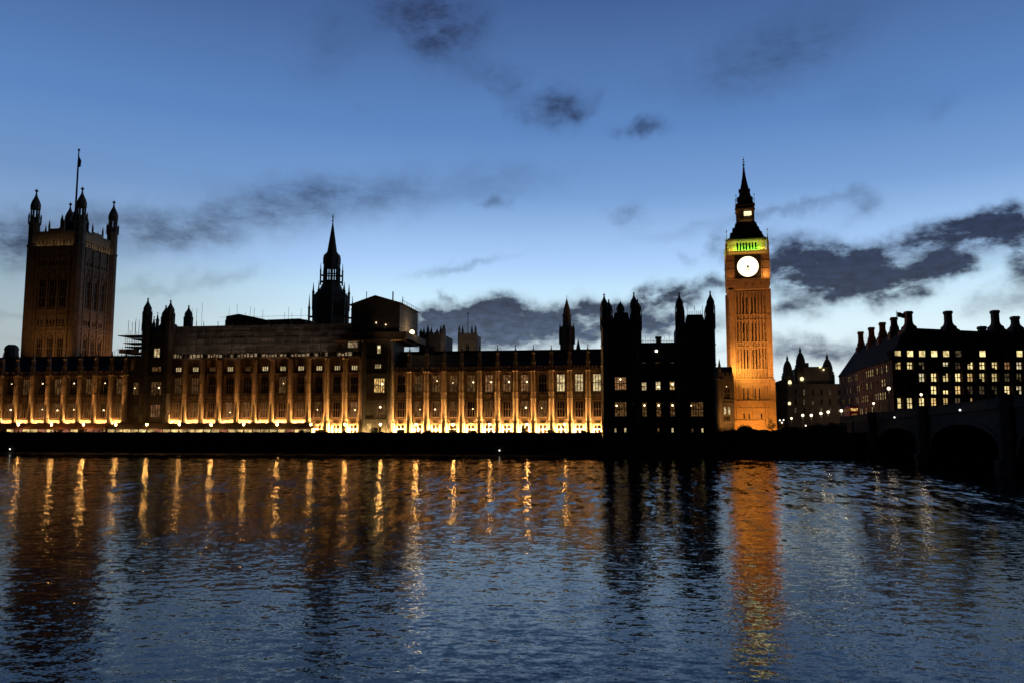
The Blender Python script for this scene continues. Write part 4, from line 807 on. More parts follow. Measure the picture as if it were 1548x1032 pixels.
r_ = (F.hit(25, 540)[0] - F.hit(7, 540)[0]) / 2; part('shaft', MB().lathe([(r_ * 1.1, 0), (r_ * 1.1, F.hit(15, 538)[1]), (r_, F.hit(15, 536)[1]), (r_, F.hit(15, 529)[1]), (r_ * 1.08, F.hit(15, 528)[1]), (r_ * .85, F.hit(15, 523)[1]), (r_ * .5, F.hit(15, 520.8)[1])], 0, 0, 8), 'dark_stone', th)
for px, Y, tip, lab in ((1087 - 407, 262, 524, 'x'),): pass

# ------------------------------------------------------------------ scaffolding and temporary roofs
def scaffold_poles(mb, xs, y, z0, z1, r=.06):
    for x in xs: mb.tube((x, y, z0), (x, y, z1 + rnd.uniform(-1, 1.2)), r, r, 4)
F = Fr(F0.hit(395, 640)[0], 241.5, 5.4 + ZE); th = thing('temporary_roof', F, 'long grey scaffold sheeting wrapped around the palace roof above the centre block', 'scaffold')
x0, x1 = F.hit(258, 520)[0], F.hit(545, 520)[0]; za, zb = F.hit(400, 533)[1], F.hit(300, 493)[1]
sm = MB()
n = 60; cols = [x0 + (x1 - x0) * i / n for i in range(n + 1)]; rows = 10
vs = []; fs_ = []
for j in range(rows + 1):
    for i in range(n + 1):
        z = za + (zb - za) * j / rows; vs.append((cols[i], -1.6 + (j / rows) * 1.6 + .12 * mnoise.noise(Vector((cols[i] * .6, z * .8, 3))), z))
for j in range(rows):
    for i in range(n): a = j * (n + 1) + i; fs_.append((a, a + 1, a + n + 2, a + n + 1))
sm.add(vs, fs_); sm.box(x0, x1, .3, 15, za, zb - .05); part('sheeting', sm, 'sheet', th)
top = MB()
def rp(px, py, dy): a, z = F.hit(px, py, dy); return (a, z)
top.prism([rp(318, 495, 4), rp(470, 492, 4), rp(470, 485, 4), rp(452, 481.5, 4), rp(401, 483.5, 4), rp(397, 482, 4), rp(361, 474.6, 4), rp(342, 478, 4), rp(340, 492, 4)], 4, 13)
top.prism([rp(466, 495, 4), rp(532, 495, 4), rp(532, 489, 4), rp(466, 488, 4)], 4.2, 13); part('roof_cover', top, 'sheet_dark', th)
sc = MB()
for k in range(5): z = za + (zb - za) * (k + .5) / 5; sc.tube((x0, -1.95 + k * .3, z), (x1, -1.95 + k * .3, z), .09, n=4)
scaffold_poles(sc, [x0 + (x1 - x0) * i / 26 for i in range(27)], -1.95, za - .5, zb + .3, .09)
for px in (346, 358, 371, 378, 384, 397, 430, 436, 441, 455, 290, 297, 305): a, z = F.hit(px, 482, 5); sc.tube((a, 5, z - 4), (a, 5, F.hit(px, rnd.uniform(458, 474), 5)[1]), .05, n=4)
a, z = F.hit(332, 480, 4); b2, _ = F.hit(470, 477, 4); sc.tube((a, 3.9, z), (b2, 3.9, F.hit(470, 477, 4)[1]), .05, n=4)
part('scaffold_tube', sc, 'pipe', th)
for px in (300, 360, 420, 480): a, _ = F.hit(px, 520); spot(th, (a, -9, za - 3), (a, -1, zb), 480, (1, .68, .46), 120, .9)
# gabled shelter over the north tower
F = Fr(F0.hit(570, 640)[0], 240.5, 5.4 + F0.hit(570, 512)[1]); th = thing('scaffold_shelter', F, 'big dark gabled scaffold shelter perched above the palace roof beside the needle spire', 'scaffold')
zb0 = F.hit(570, 503)[1]; xl, xr = F.hit(531.5, 490)[0], F.hit(604, 490)[0]; ze = F.hit(570, 459)[1]; zap = F.hit(568, 448)[1]; xm = F.hit(568, 448)[0]; DP = 21
sh = MB(); sh.prism([(xl, zb0), (xr, zb0), (xr, ze), (xm, zap - .15), (xl, ze - .2)], 0, DP); part('sheeting', sh, 'sheet_dark', th)
rr = MB()
rr.add([(xl - .7, -.6, ze - .45), (xm, -.6, zap), (xm, DP + .5, zap), (xl - .7, DP + .5, ze - .45), (xl - .7, -.6, ze - .2), (xm, -.6, zap + .25), (xm, DP + .5, zap + .25), (xl - .7, DP + .5, ze - .2)], [(0, 1, 2, 3), (7, 6, 5, 4), (0, 4, 5, 1), (3, 2, 6, 7), (0, 3, 7, 4)])
rr.add([(xm, -.6, zap), (xr + .7, -.6, ze - .25), (xr + .7, DP + .5, ze - .25), (xm, DP + .5, zap), (xm, -.6, zap + .25), (xr + .7, -.6, ze), (xr + .7, DP + .5, ze), (xm, DP + .5, zap + .25)], [(0, 1, 2, 3), (7, 6, 5, 4), (0, 4, 5, 1), (3, 2, 6, 7), (1, 5, 6, 2)])
part('roof', rr, 'sheet_dark', th)
dk = MB(); dk.box(xl - 1.5, xr + 2.8, -2.2, DP, zb0 - 2.0, zb0 - .05); dk.box(xl - 4.5, xr + 1.2, -2.6, DP - 3, zb0 - 2.6, zb0 - 2.05); part('scaffold_deck', dk, 'plank', th)
sc = MB()
for i in range(12): x = xl + (xr - xl) * i / 11; sc.tube((x, -.12, zb0 - 2.4), (x, -.12, ze - .3), .05, n=4)
for k in range(6): z = zb0 + (ze - zb0) * k / 6; sc.tube((xl, -.14, z), (xr, -.14, z), .05, n=4)
for i in range(9): y = DP * i / 8; sc.tube((xr + .14, y, zb0 - 2), (xr + .14, y, ze + (1.0 if i % 2 else .5)), .05, n=4); sc.tube((xr + .7, y, ze - .2), (xr + .7, y, ze + 1.1), .05, n=4)
for k in range(5): z = zb0 + (ze - zb0) * k / 5; sc.tube((xr + .14, 0, z), (xr + .14, DP, z), .05, n=4)
sc.tube((xr + .7, 0, ze + .9), (xr + .7, DP, ze + .9), .05, n=4)
for px, tp in ((554, 441), (594, 441), (609, 449)): a, z = F.hit(px, 452, 4); sc.tube((a, 4, z - 1.5), (a, 4, F.hit(px, tp, 4)[1]), .22 if px == 594 else .12, n=5)
part('scaffold_tube', sc, 'pipe', th)
lx, lz = F.hit(622, 501, 3); lb = MB().sphere((0, 0, 0), .75, 10); put('work_lamp', lb.mesh('work_lamp', 'bulb'), th, (xr + 2.0, 7.0, zb0 + .8)); point(th, (xr + 3.4, 8.0, zb0 + 2.2), 620, (1, .7, .35), .4)
w2 = MB().sphere((0, 0, 0), .16, 8).mesh('site_lamp', 'bulb')
for px, py in ((569, 488), (583.5, 491)): a, z = F.hit(px, py); put('site_lamp', w2, th, (a, -.2, z))
pl = MB(); a, b_, c, d = F.rect(531, 544, 518.5, 526); pl.box(a, b_, -2.9, -2.4, c, d); part('site_cabin', pl, 'attic', th)
spot(th, (xr - 3, -16, -8), (xr - 1, 0, 6), 900, (1, .65, .4), 50, .9)
# scaffold decks on the left of the spiked tower
F = Fr(F0.hit(203, 640)[0], 241.2, 5.4 + F0.hit(203, 541)[1]); th = thing('scaffold_tower', F, 'open scaffold with cantilevered board decks left of the spiked dark tower', 'scaffold')
dk = MB()
for (pa, pb, py, y0, y1) in ((181, 222, 508, -1, 6), (190, 216, 519, -1.2, 5), (191, 216, 524.5, -1, 6), (201, 216, 513, -.5, 5), (186, 216, 533.5, -1.3, 6)): a, z = F.hit(pa, py); b2, _ = F.hit(pb, py); dk.box(a, b2, y0, y1, z - .12, z + .12)
part('scaffold_deck', dk, 'plank', th)
sc = MB()
for px, t0, t1 in ((176, 545, 530), (181, 545, 526), (187, 545, 524), (195, 542, 485), (201, 542, 488), (206, 542, 482), (211, 542, 484), (215, 542, 489), (198, 542, 500), (192, 542, 505)):
    for y in (-1.1, 2.5): a, z0_ = F.hit(px, t0); z1_ = F.hit(px, t1)[1]; sc.tube((a, y, z0_), (a, y, z1_), .06, n=4)
for py in (513, 529, 537): a, z = F.hit(178, py); b2, _ = F.hit(216, py); sc.tube((a if py > 520 else a + 3, -1.15, z), (b2, -1.15, z), .05, n=4)
part('scaffold_tube', sc, 'pipe', th)
nt = MB(); a, b_, c, d = F.rect(184, 214, 528, 534); nt.box(a, b_, -1.4, -1.36, c, d); part('debris_net', nt, 'sheet', th)

# ------------------------------------------------------------------ terrace marquees
def marquee(px0, px1, label, canvas, stripes, wpan):
    F = Fr(at((px0 + px1) / 2, 650, 233).x, 233.0, 5.5); th = thing('terrace_marquee', F, label, 'marquee'); x0, x1 = F.hit(px0, 645)[0], F.hit(px1, 645)[0]; ze, zr = F.hit(400, 646.5)[1], F.hit(400, 638.5, 3)[1]
    rm = MB(); rm.add([(x0, -.4, ze), (x1, -.4, ze), (x1, 2.6, zr), (x0, 2.6, zr), (x1, 5.6, ze), (x0, 5.6, ze)], [(0, 1, 2, 3), (3, 2, 4, 5), (0, 3, 5), (1, 4, 2)]); rm.box(x0, x1, -.45, -.38, ze - .35, ze + .04)
    k = x0
    while k < x1: rm.add([(k, -.42, ze + .03), (k + .14, -.42, ze + .03), (k + .14, 2.6, zr + .05), (k, 2.6, zr + .05)], [(0, 1, 2, 3)]); k += 2.6
    part('canopy', rm, canvas, th)
    nb = int((x1 - x0) / 2.6); s = (x1 - x0) / nb; po = MB()
    for i in range(nb + 1): po.box(x0 + s * i - .09, x0 + s * i + .09, -.33, -.15, 0, ze - .02)
    po.box(x0, x1, -.3, -.2, .0, .75); part('frame', po, 'iron', th)
    pm = {}
    for i in range(nb):
        kd = wpan[i % len(wpan)]
        if kd is None: continue
        if kd not in pm: pm[kd] = MB().box(-s / 2 + .1, s / 2 - .1, -.12, -.08, .76, ze - .04).mesh('window_panel', kd)
        put('window_panel', pm[kd], th, (x0 + s * (i + .5), 0, 0))
    return th
marquee(-60, 156, 'reddish striped terrace marquee at the left edge, with patchy lit windows', 'canvas', 1, ['tent_red', 'tent', None, 'tent_red', 'tent_red', None, 'tent', 'tent_red', 'tent', 'tent', 'tent_red', 'tent', None])
marquee(163, 471, 'long dark terrace marquee with a continuous row of lit windows', 'canvas_dark', 0, ['tent', 'tent', 'tent', 'tent', 'office', 'tent', 'tent_red', 'tent'])

# ------------------------------------------------------------------ terrace lamps
ORD = ['first', 'second', 'third', 'fourth', 'fifth', 'sixth', 'seventh', 'eighth', 'ninth', 'tenth', 'eleventh', 'twelfth', 'thirteenth', 'fourteenth', 'fifteenth', 'sixteenth', 'seventeenth', 'eighteenth', 'nineteenth', 'twentieth', 'twenty-first', 'twenty-second', 'twenty-third', 'twenty-fourth', 'twenty-fifth']
pst = MB().lathe([(.26, 0), (.26, .25), (.12, .35), (.07, .6), (.06, 1.75), (.14, 1.8), (.05, 1.9)], 0, 0, 8).mesh('post', 'iron')
glb = [MB().sphere((0, 0, 2.22), .27, 10).mesh('globe', 'lampglow%d' % q) for q in (90, 135, 180)]; lcap = MB().lathe([(.2, 2.46), (.24, 2.5), (.05, 2.7), (.03, 2.85)], 0, 0, 8).mesh('cap', 'iron')
LPX = [28, 78, 126, 175, 222, 271, 319, 368.5, 419, 470, 521.5, 575, 629, 685, 740.5, 796.5, 853.5]
for i, px in enumerate(LPX):
    Fl = Fr(at(px, 640, YW + .5).x, YW + .5, 6.52); th = thing('terrace_lamp', Fl, 'glowing globe lamp on the terrace parapet, %s from the left' % ORD[i], 'lamp', 'lamps along the river terrace')
    put('post', pst, th); put('globe', glb[(i * 7 + i // 3) % 3], th); put('cap', lcap, th)
# planters and shrubs on the terrace
def clump(mb, cx, cy, cz, rx, ry, rz, n, s=.18, rg=None):
    rg = rg or rnd
    for _ in range(n):
        v = Vector((rg.gauss(0, 1), rg.gauss(0, 1), rg.gauss(0, 1))).normalized() * (rg.random() ** .4); p = Vector((cx + v.x * rx, cy + v.y * ry, cz + v.z * rz))
        a = Vector((rg.uniform(-1, 1), rg.uniform(-1, 1), rg.uniform(-1, 1))).normalized() * s; b = a.orthogonal().normalized() * s * .6; mb.add([p - a, p + b, p + a, p - b], [(0, 1, 2, 3)])
PPX = [(456, 'low'), (484, 'wide'), (566, 'tall'), (605, 'wide'), (648, 'low'), (684, 'wide'), (716, 'low'), (792, 'tall'), (833, 'wide'), (882, 'low')]
for i, (px, kind) in enumerate(PPX):
    Fl = Fr(at(px, 650, 231.6).x, 231.6, 5.5); th = thing('terrace_shrub', Fl, 'dark tub shrub silhouetted before the bright terrace wall, %s from the left' % ORD[i], 'shrub', 'shrubs in tubs along the terrace')
    part('tub', MB().lathe([(.42, 0), (.5, .65), (.55, .7), (.5, .75)], 0, 0, 10), 'granite', th)
    h = {'low': (.8, .55), 'wide': (1.5, .7), 'tall': (1.1, 1.0)}[kind]; m_ = MB(); clump(m_, 0, 0, .75 + h[1] * .7, h[0], .7, h[1], 420, .17); part('foliage', m_, 'leaf', th)

# ------------------------------------------------------------------ marker lights on the river wall
for px, py, lab in ((15, 678, 'small white marker light low on the river wall at the far left'), (755, 680, 'small white marker light low on the river wall below the right wing')):
    p = at(px, py, YW - .6); Fl = Fr(p.x, YW - .4, p.z - .3); th = thing('marker_light', Fl, lab, 'light'); part('bracket', MB().box(-.06, .06, -.2, .4, -.1, 0).box(-.12, .12, -.32, -.08, 0, .1), 'iron', th); part('globe', MB().sphere((0, -.2, .28), .19, 8), 'navlight', th)

# ------------------------------------------------------------------ bridge on the right
XB, XB2 = 60.0, 86.0
Fb = Fr(XB, 244, 0.0, R(-90))          # local x runs toward the camera side (world -Y), local y runs world +X
def yb(px): return Fb.hit(px, 640)[0]
th = thing('arch_bridge', Fb, 'dark multi-arched road bridge crossing the river at the right edge', 'bridge')
def deck_z(lx): return 10.0 + 2.0 * min(1, lx / 130.0) - .9 * max(0, (lx - 150) / 100)
arches = [(yb(1279.5), yb(1318), 5.4), (yb(1325), yb(1391), 7.7), (yb(1405), yb(1514), 8.3), (yb(1536), yb(1536) + 37, 8.8), (yb(1536) + 43, yb(1536) + 80, 8.8)]
LEN = arches[-1][1] + 12; zs = 2.6; sp_ = MB(); rings = [MB() for _ in arches]; ND = 20
def arc(a0, a1, zc, k): q = k / ND; return a0 + (a1 - a0) * q, zs + (zc - zs) * math.sqrt(max(0, 1 - (2 * q - 1) ** 2)) ** .8
for yy, flip in ((0.0, 1), (XB2 - XB, -1)):
    prev = 0.0
    for (a0, a1, zc), rng in zip(arches, rings):
        sp_.add([(prev, yy, -3), (a0, yy, -3), (a0, yy, deck_z(a0)), (prev, yy, deck_z(prev))], [(0, 1, 2, 3)][::1])
        for k in range(ND):
            x0_, z0_ = arc(a0, a1, zc, k); x1_, z1_ = arc(a0, a1, zc, k + 1); sp_.add([(x0_, yy, z0_), (x1_, yy, z1_), (x1_, yy, deck_z(x1_)), (x0_, yy, deck_z(x0_))], [(0, 1, 2, 3)])
            if flip > 0:
                def off(x, z, d=.75): c = (a0 + a1) / 2; v = Vector(((x - c) / ((a1 - a0) / 2) * (zc - zs), z - zs)); v = v.normalized() if v.length > 1e-4 else Vector((0, 1)); return x + v.x * d, z + v.y * d
                p0, p1 = off(x0_, z0_), off(x1_, z1_); rng.add([(x0_, -.25, z0_), (x1_, -.25, z1_), (p1[0], -.25, p1[1]), (p0[0], -.25, p0[1])], [(0, 1, 2, 3)]); rng.add([(p0[0], -.25, p0[1]), (p1[0], -.25, p1[1]), (p1[0], .05, p1[1]), (p0[0], .05, p0[1])], [(0, 1, 2, 3)]); rng.add([(x0_, -.25, z0_), (x0_, .05, z0_), (x1_, .05, z1_), (x1_, -.25, z1_)], [(0, 1, 2, 3)])
        prev = a1
    sp_.add([(prev, yy, -3), (LEN, yy, -3), (LEN, yy, deck_z(LEN)), (prev, yy, deck_z(prev))], [(0, 1, 2, 3)])
for (a0, a1, zc) in arches:
    for k in range(ND): x0_, z0_ = arc(a0, a1, zc, k); x1_, z1_ = arc(a0, a1, zc, k + 1); sp_.add([(x0_, 0, z0_), (x1_, 0, z1_), (x1_, 26, z1_), (x0_, 26, z0_)], [(0, 1, 2, 3)])
    for x in (a0, a1): sp_.add([(x, 0, -3), (x, 26, -3), (x, 26, zs), (x, 0, zs)], [(0, 1, 2, 3)])
part('spandrel_wall', sp_, 'bridge', th)
for rng in rings: part('arch_ring', rng, 'bridge', th)
dkm = MB(); pars = {-.35: MB(), 25.6: MB()}; ns = 40
for i in range(ns):
    a, b_ = LEN * i / ns - (6 if i == 0 else 0), LEN * (i + 1) / ns
    dkm.add([(a, 0, deck_z(a)), (b_, 0, deck_z(b_)), (b_, 26, deck_z(b_)), (a, 26, deck_z(a))], [(0, 1, 2, 3)])
    for y in (-.35, 25.6):
        for (w0, w1, h0, h1) in ((0, .75, -.6, .0), (.2, .55, 0, .95), (.1, .65, .95, 1.2)):
            pars[y].add([(a, y + w0, deck_z(a) + h0), (b_, y + w0, deck_z(b_) + h0), (b_, y + w1, deck_z(b_) + h0), (a, y + w1, deck_z(a) + h0), (a, y + w0, deck_z(a) + h1), (b_, y + w0, deck_z(b_) + h1), (b_, y + w1, deck_z(b_) + h1), (a, y + w1, deck_z(a) + h1)], [(3, 2, 1, 0), (4, 5, 6, 7), (0, 1, 5, 4), (2, 3, 7, 6)])
part('deck', dkm, 'asphalt', th)
for par in pars.values(): part('parapet', par, 'bridge', th)
for i in range(len(arches)):
    xa = arches[i][1]; xb = arches[i + 1][0] if i + 1 < len(arches) else xa + 8; c = (xa + xb) / 2; h = max(1.6, (xb - xa) / 2 + .3)
    pr = MB(); pr.plan([(c - h, .3), (c - h, -.8), (c - h * .3, -2.2), (c + h * .3, -2.2), (c + h, -.8), (c + h, .3)], -3, 2.4); pr.plan([(c - h * .8, .1), (c - h * .8, -.6), (c - h * .25, -1.5), (c + h * .25, -1.5), (c + h * .8, -.6), (c + h * .8, .1)], 2.4, deck_z(c) + 1.45); pr.plan([(c - h * .95, .1), (c - h * .95, -.75), (c - h * .3, -1.75), (c + h * .3, -1.75), (c + h * .95, -.75), (c + h * .95, .1)], deck_z(c) - .6, deck_z(c) - .2)
    part('pier', pr, 'granite', th)
ab = MB(); ab.box(-14, .02, -.3, 26.3, 0, deck_z(0)); ab.box(-14, .02, -.3, .25, deck_z(0), deck_z(0) + 1.1); part('abutment', ab, 'granite', th)
nl = MB().sphere((0, 0, 0), .17, 8).mesh('navigation_light', 'navlight')
for px, py in ((1352.8, 630), (1452, 619)): a, z = Fb.hit(px, py, -.4); put('navigation_light', nl, th, (a, -.5, z))

def street_lamp(px, py, Y, zb, label, mat='street', r=.3, grp='street lamps by the bridge', X=None, pw=60):
    p = at(px, py, Y) if X is None else CAM + look(px, py) * (X / look(px, py).x)
    Fl = Fr(p.x, p.y, zb); th = thing('street_lamp', Fl, label, 'street lamp', grp); h = p.z - zb
    part('post', MB().lathe([(.22, 0), (.22, .5), (.1, .8), (.07, h - .5), (.13, h - .45), (.05, h - .3)], 0, 0, 8), 'iron', th); part('globe', MB().sphere((0, 0, h), r, 8), mat, th); part('cap', MB().lathe([(r * .7, h + r * .9), (r * .8, h + r), (.05, h + r * 1.7)], 0, 0, 8), 'iron', th)
    if pw: point(th, (0, -.5, h - r - .2), pw, (1, .78, .5), .2)
street_lamp(1343.6, 586.5, 0, 11.2, 'brightest street lamp, on the bridge in front of the office corner', 'street', .42, X=60.9)
street_lamp(1392.5, 595.7, 0, 11.6, 'lamp on the bridge parapet at the second large arch', 'street', .28, X=60.9)
street_lamp(1320.6, 609, 0, 11.0, 'lamp at the bridge end, just right of the red bus', 'street', .30, X=60.9)
for i, (px, py) in enumerate(((1213.5, 627), (1226.5, 627), (1241, 624), (1252, 622), (1271.8, 620))): street_lamp(px, py, 296 - i * 4, 5.4, 'white street lamp above the embankment trees, %s of five in a row' % ORD[i], 'street', .48, pw=120)
street_lamp(1196.5, 631.5, 288, 5.4, 'orange-tinted street lamp between the clock tower and the lamp row', 'street', .36, pw=90)
street_lamp(1218, 642.5, 262, 5.4, 'low lamp among the dark trees under the lamp row', 'streetw', .2, pw=10)
for i, (px, py) in enumerate(((1179, 634.5), (1184.5, 634), (1182, 638))): street_lamp(px, py, 292, 5.4, ['left', 'right', 'lowest'][i] + ' of three small lamps clustered right of the orange-lit tree', 'streetw', .22, pw=0)
street_lamp(1100.3, 651.5, 250, 5.4, 'tiny lamp at the foot of the orange-lit range', 'streetw', .15, pw=0)

# red double decker bus at the end of the bridge
p = at(1292, 620, 246); Fl = Fr(66.5, 249, 10.0, 0.0); p = CAM + look(1291.5, 620) * (252 / look(1291.5, 620).y); Fl = Fr(p.x, 252, 9.75, R(-4)); th = thing('double_decker_bus', Fl, 'red double-decker bus driving away at the end of the bridge', 'bus')
bm = MB(); bm.prism([(-1.25, .35), (1.25, .35), (1.25, 4.0), (1.05, 4.35), (-1.05, 4.35), (-1.25, 4.0)], 0, 9.5); part('body', bm, 'red_paint', th)
part('rear_window', MB().box(-.95, .95, -.04, .1, 2.9, 3.7), 'warm', th); part('rear_window', MB().box(-.8, .8, -.04, .1, 1.5, 2.2), 'dimwarm', th)
for s in (-1, 1):
    part('tail_lamp', MB().box(s * 1.0 - .14, s * 1.0 + .14, -.06, .06, 1.0, 1.5), 'tail', th); part('side_windows', MB().box(s * 1.24 - .03, s * 1.24 + .03, .6, 8.8, 2.9, 3.6), 'dimwarm', th)
    for y in (2.0, 7.2): part('wheel', MB().lathe([(.5, -.14), (.5, .14)], 0, 0, 14, 0, Matrix.Translation((s * 1.08, y, .5)) @ Matrix.Rotation(R(90), 4, 'Y')), 'tyre', th)
point(th, (0, -2.2, 2.2), 12, (1, .15, .05), .2)
# pale mooring pole in the river
p = CAM + look(1388, 704) * ((0 - 7.6) / look(1388, 704).z); Fl = Fr(p.x, p.y, 0); th = thing('mooring_pole', Fl, 'slim grey mooring pole standing in the dark water before the bridge', 'pole')
part('pole', MB().lathe([(.16, -2), (.16, 5.2), (.2, 5.25), (.2, 5.5), (.05, 5.7)], 0, 0, 8), 'pipe', th); part('collar', MB().lathe([(.24, 1.2), (.26, 1.3), (.26, 1.7), (.24, 1.8)], 0, 0, 8), 'iron', th)

# ------------------------------------------------------------------ office block with tall chimneys
C0 = (75.5, 260.0); Ff = Fr(C0[0], C0[1], 5.4, R(8.5)); th = thing('office_block', Ff, 'large dark office block with tall chimneys and rows of lit windows', 'building')
sa = math.atan2(344 - 260, 80 - 75.5); Fs = Fr(C0[0], C0[1], 5.4, sa - math.pi)  # side face: local x runs back toward the corner
TS = Ff.I @ Fs.M
LEN_F = Ff.hit(1640, 600)[0]; ZEV = Ff.hit(1400, 543.5)[1]; ZRG = Ff.hit(1450, 506, 8)[1]
cols = [1357, 1375.6, 1393.8, 1412, 1430, 1448.5, 1467, 1485, 1504, 1523, 1541, 1559.5, 1578]
rows = [(545, 558, ['office', 'office', 'office_dim', 'glass', 'office', 'office_dim', 'office', 'office', 'office', 'pink', 'office', 'office', 'glass']),
        (563.5, 576.5, ['glass', 'glass', 'office', 'office', 'office', 'office', 'office', 'office', 'office', 'office_dim', 'office_dim', 'office', 'office']),
        (582.5, 595.5, ['glass', 'glass', 'glass', 'office', 'office', 'office', 'office_dim', 'office_dim', 'office_dim', 'office', 'office', 'glass', 'office']),
        (600.5, 617, ['office', 'office', 'office', 'office', 'office', 'office_dim', 'office', 'office', 'glass', 'glass', 'office_dim', 'office', 'glass'])]
rects = []
for a, b_, pans in rows:
    for px, pn in zip(cols, pans):
        if pn == 'office': pn = rnd.choice(['office', 'office', 'office_warm', 'office_pale'])
        hwp = 6.5 if px == 1357 else 4.7
        rects.append((px - hwp, px + hwp, a, b_, pn, 2, 2))
face(th, Ff, 0, LEN_F, 0, ZEV, rects, 'brick', 18, backbox=False)
tr = MB()
for i in range(len(cols)):
    x = Ff.hit(cols[i] + 9.2, 600)[0]; tr.box(x - .55, x + .55, -.7, .02, 0, ZEV - .2)
x = .5; tr.box(0, 1.0, -.6, .02, 0, ZEV - .2)
for p in (543.5, 560.7, 579.5, 598): z = Ff.hit(1400, p)[1]; tr.box(-.2, LEN_F, -.35, .02, z - .2, z + .2)
part('pilaster', tr, 'brick', th)
bl = {}
for c in list(th.children):
    if c.name.startswith('window') and rnd.random() < .42:  # added dark strips standing in for the dimmer parts of lit rooms
        f = rnd.choice([.22, .3, .4, .5]); wv = [v.co for v in c.data.vertices]; ww = max(v.x for v in wv) * 2; hh = max(v.z for v in wv); up = rnd.random() < .35
        b_ = MB().box(-ww / 2 + .1, ww / 2 * rnd.choice([.1, .95, .95, .4]), .405, .425, hh * (1 - f) if up else .08, hh - .08 if up else hh * f); part('dim_strip', b_, 'sheet_dark', c)
# side face
LS = 84.2; sw = MB(); hs = []; ds = []
ncol = 26
for j in range(5):
    z0_ = 3.0 + 4.05 * j
    for i in range(ncol):
        x = -LS + 1.6 + (LS - 3) * (i + .3) / ncol; hs.append((x, x + 1.7, z0_, z0_ + 2.3)); ds.append(rnd.random())
sw.wall(-LS, 0, 0, ZEV, hs, 0, .22, TS); part('side_wall', sw, 'brick', th)
q = TS.to_euler().z; cnt = 0
for h, d in zip(hs, ds):
    pn = 'office' if d < .2 else ('white' if d < .42 else ('dimwarm' if d < .62 else ('office_dim' if d < .8 else 'glass'))); window(th, (h[0] + h[1]) / 2, h[2], 1.7, 2.3, 1, 2, pn, 'brick', T=TS, rz=q, shallow=True, dep=.22)
sp2 = MB()
for i in range(ncol + 1): x = -LS + 1.6 + (LS - 3) * (i - .1) / ncol; sp2.box(x - .22, x + .22, -.14, .02, 0, ZEV, TS)
part('side_pilaster', sp2, 'brick', th)
core = MB(); P1 = TS @ Vector((-LS, .6, 0)); P0 = TS @ Vector((-.6, .6, 0)); core.plan([(P0.x + .35, .52), (LEN_F, .52), (LEN_F, P1.y), (P1.x, P1.y)], .05, ZEV - .05); part('core', core, 'dark_stone', th)
rf = MB(); E0 = Vector((-.6, -.5, ZEV)); E1 = Vector((LEN_F, -.5, ZEV)); EL = TS @ Vector((-LS, -.5, ZEV)); IR0 = TS @ Vector((-9, 7, 0)); IRL = TS @ Vector((-LS + 1.5, 7, 0)); r0 = Vector((IR0.x, 8, ZRG + 2.2)); rL = Vector((IRL.x, IRL.y, ZRG + 2.6)); rE = Vector((LEN_F, 9, ZRG)); ER = Vector((LEN_F, P1.y, ZEV)); rB = Vector((LEN_F, IRL.y, ZRG))
rf.add([E0, E1, rE, r0, EL, rL, rB, ER], [(0, 1, 2), (0, 2, 3), (0, 3, 5, 4), (3, 2, 5), (2, 6, 5), (4, 5, 6, 7)]); part('roof', rf, 'slate2', th)
dpan = ['office', 'office', 'office', 'office', 'office', 'office_dim', 'glass', 'office', 'glass', 'glass', 'office', 'glass', 'office']
for px, pn in zip(cols, dpan):
    xa, xb, za, zb = Ff.rect(px - 5, px + 5, 530, 541.5, .6); d = MB(); d.box(xa - .25, xb + .25, .35, 6, za - 1.2, za); d.box(xa - .25, xa, .35, 5, za, zb); d.box(xb, xb + .25, .35, 5, za, zb); d.prism([(xa - .35, zb), (xb + .35, zb), ((xa + xb) / 2, zb + .9)], .3, 6)
    dm = part('dormer', d, 'slate2', th); part('pane', MB().box(xa, xb, .62, .7, za, zb), pn, dm)
def chimney(fr, T, px, ptip, pbase, dy, wd, big, capm='portland'):
    a, z1 = fr.hit(px, ptip, dy); z0_ = fr.hit(px, pbase, dy)[1] if T is None else ZRG + 1.6; c = MB(); h = wd / 2
    k = 2.75 if T is None else 2.1
    pr = [(h * k, z0_ - 3), (h * k, z0_ + .3)] if big else [(h, z0_ - 4)]
    if big: pr += [(h * k * .9, z0_ + .9), (h * k * .72, z0_ + 1.25), (h * k * .68, z0_ + 1.9), (h * 1.35, z0_ + 2.4), (h * 1.08, z0_ + 3.0), (h, z0_ + 3.6)]
    pr += [(h, z1 - 1.0), (h * 1.15, z1 - .9), (h * 1.2, z1 - .55)]
    c.square(pr, a, dy, T); o = part('chimney', c, 'brick', th); cp = MB().box(a - h * 1.25, a + h * 1.25, dy - h * 1.25, dy + h * 1.25, z1 - .55, z1 - .3, T); cp.box(a - h * 1.1, a + h * 1.1, dy - h * 1.1, dy + h * 1.1, z1 - .3, z1, T); part('cap', cp, 'portland', o)
for px, tp, bs, big in ((1372.7, 471, 503.5, 1), (1432.6, 470.5, 503.5, 1), (1503.5, 469.5, 503.5, 1), (1534, 478.5, 505, 1), (1570, 470, 503.5, 1), (1409, 500.5, 508, 0), (1460, 500.5, 508, 0), (1484, 493.5, 508, 0)): chimney(Ff, None, px, tp, bs, 8.5, 1.75, big)
for px, tp, bs in ((1351, 480, 502), (1333.5, 487.5, 511), (1317, 495, 519), (1300.8, 501.5, 526)): chimney(Fs, TS, px, tp, bs, 7.0, 1.7, 1)
a, z1 = Ff.hit(1356, 471, 7); fp = MB().lathe([(.1, ZRG - .5), (.08, Ff.hit(1355.6, 470, 7)[1])], Ff.hit(1355.3, 480, 7)[0], 7, 6); flg = part('flagpole', fp, 'iron', th)
xa, xb, za, zb = Ff.rect(1355.8, 1368, 471.5, 479, 7); fm = MB(); n = 12; vs = []
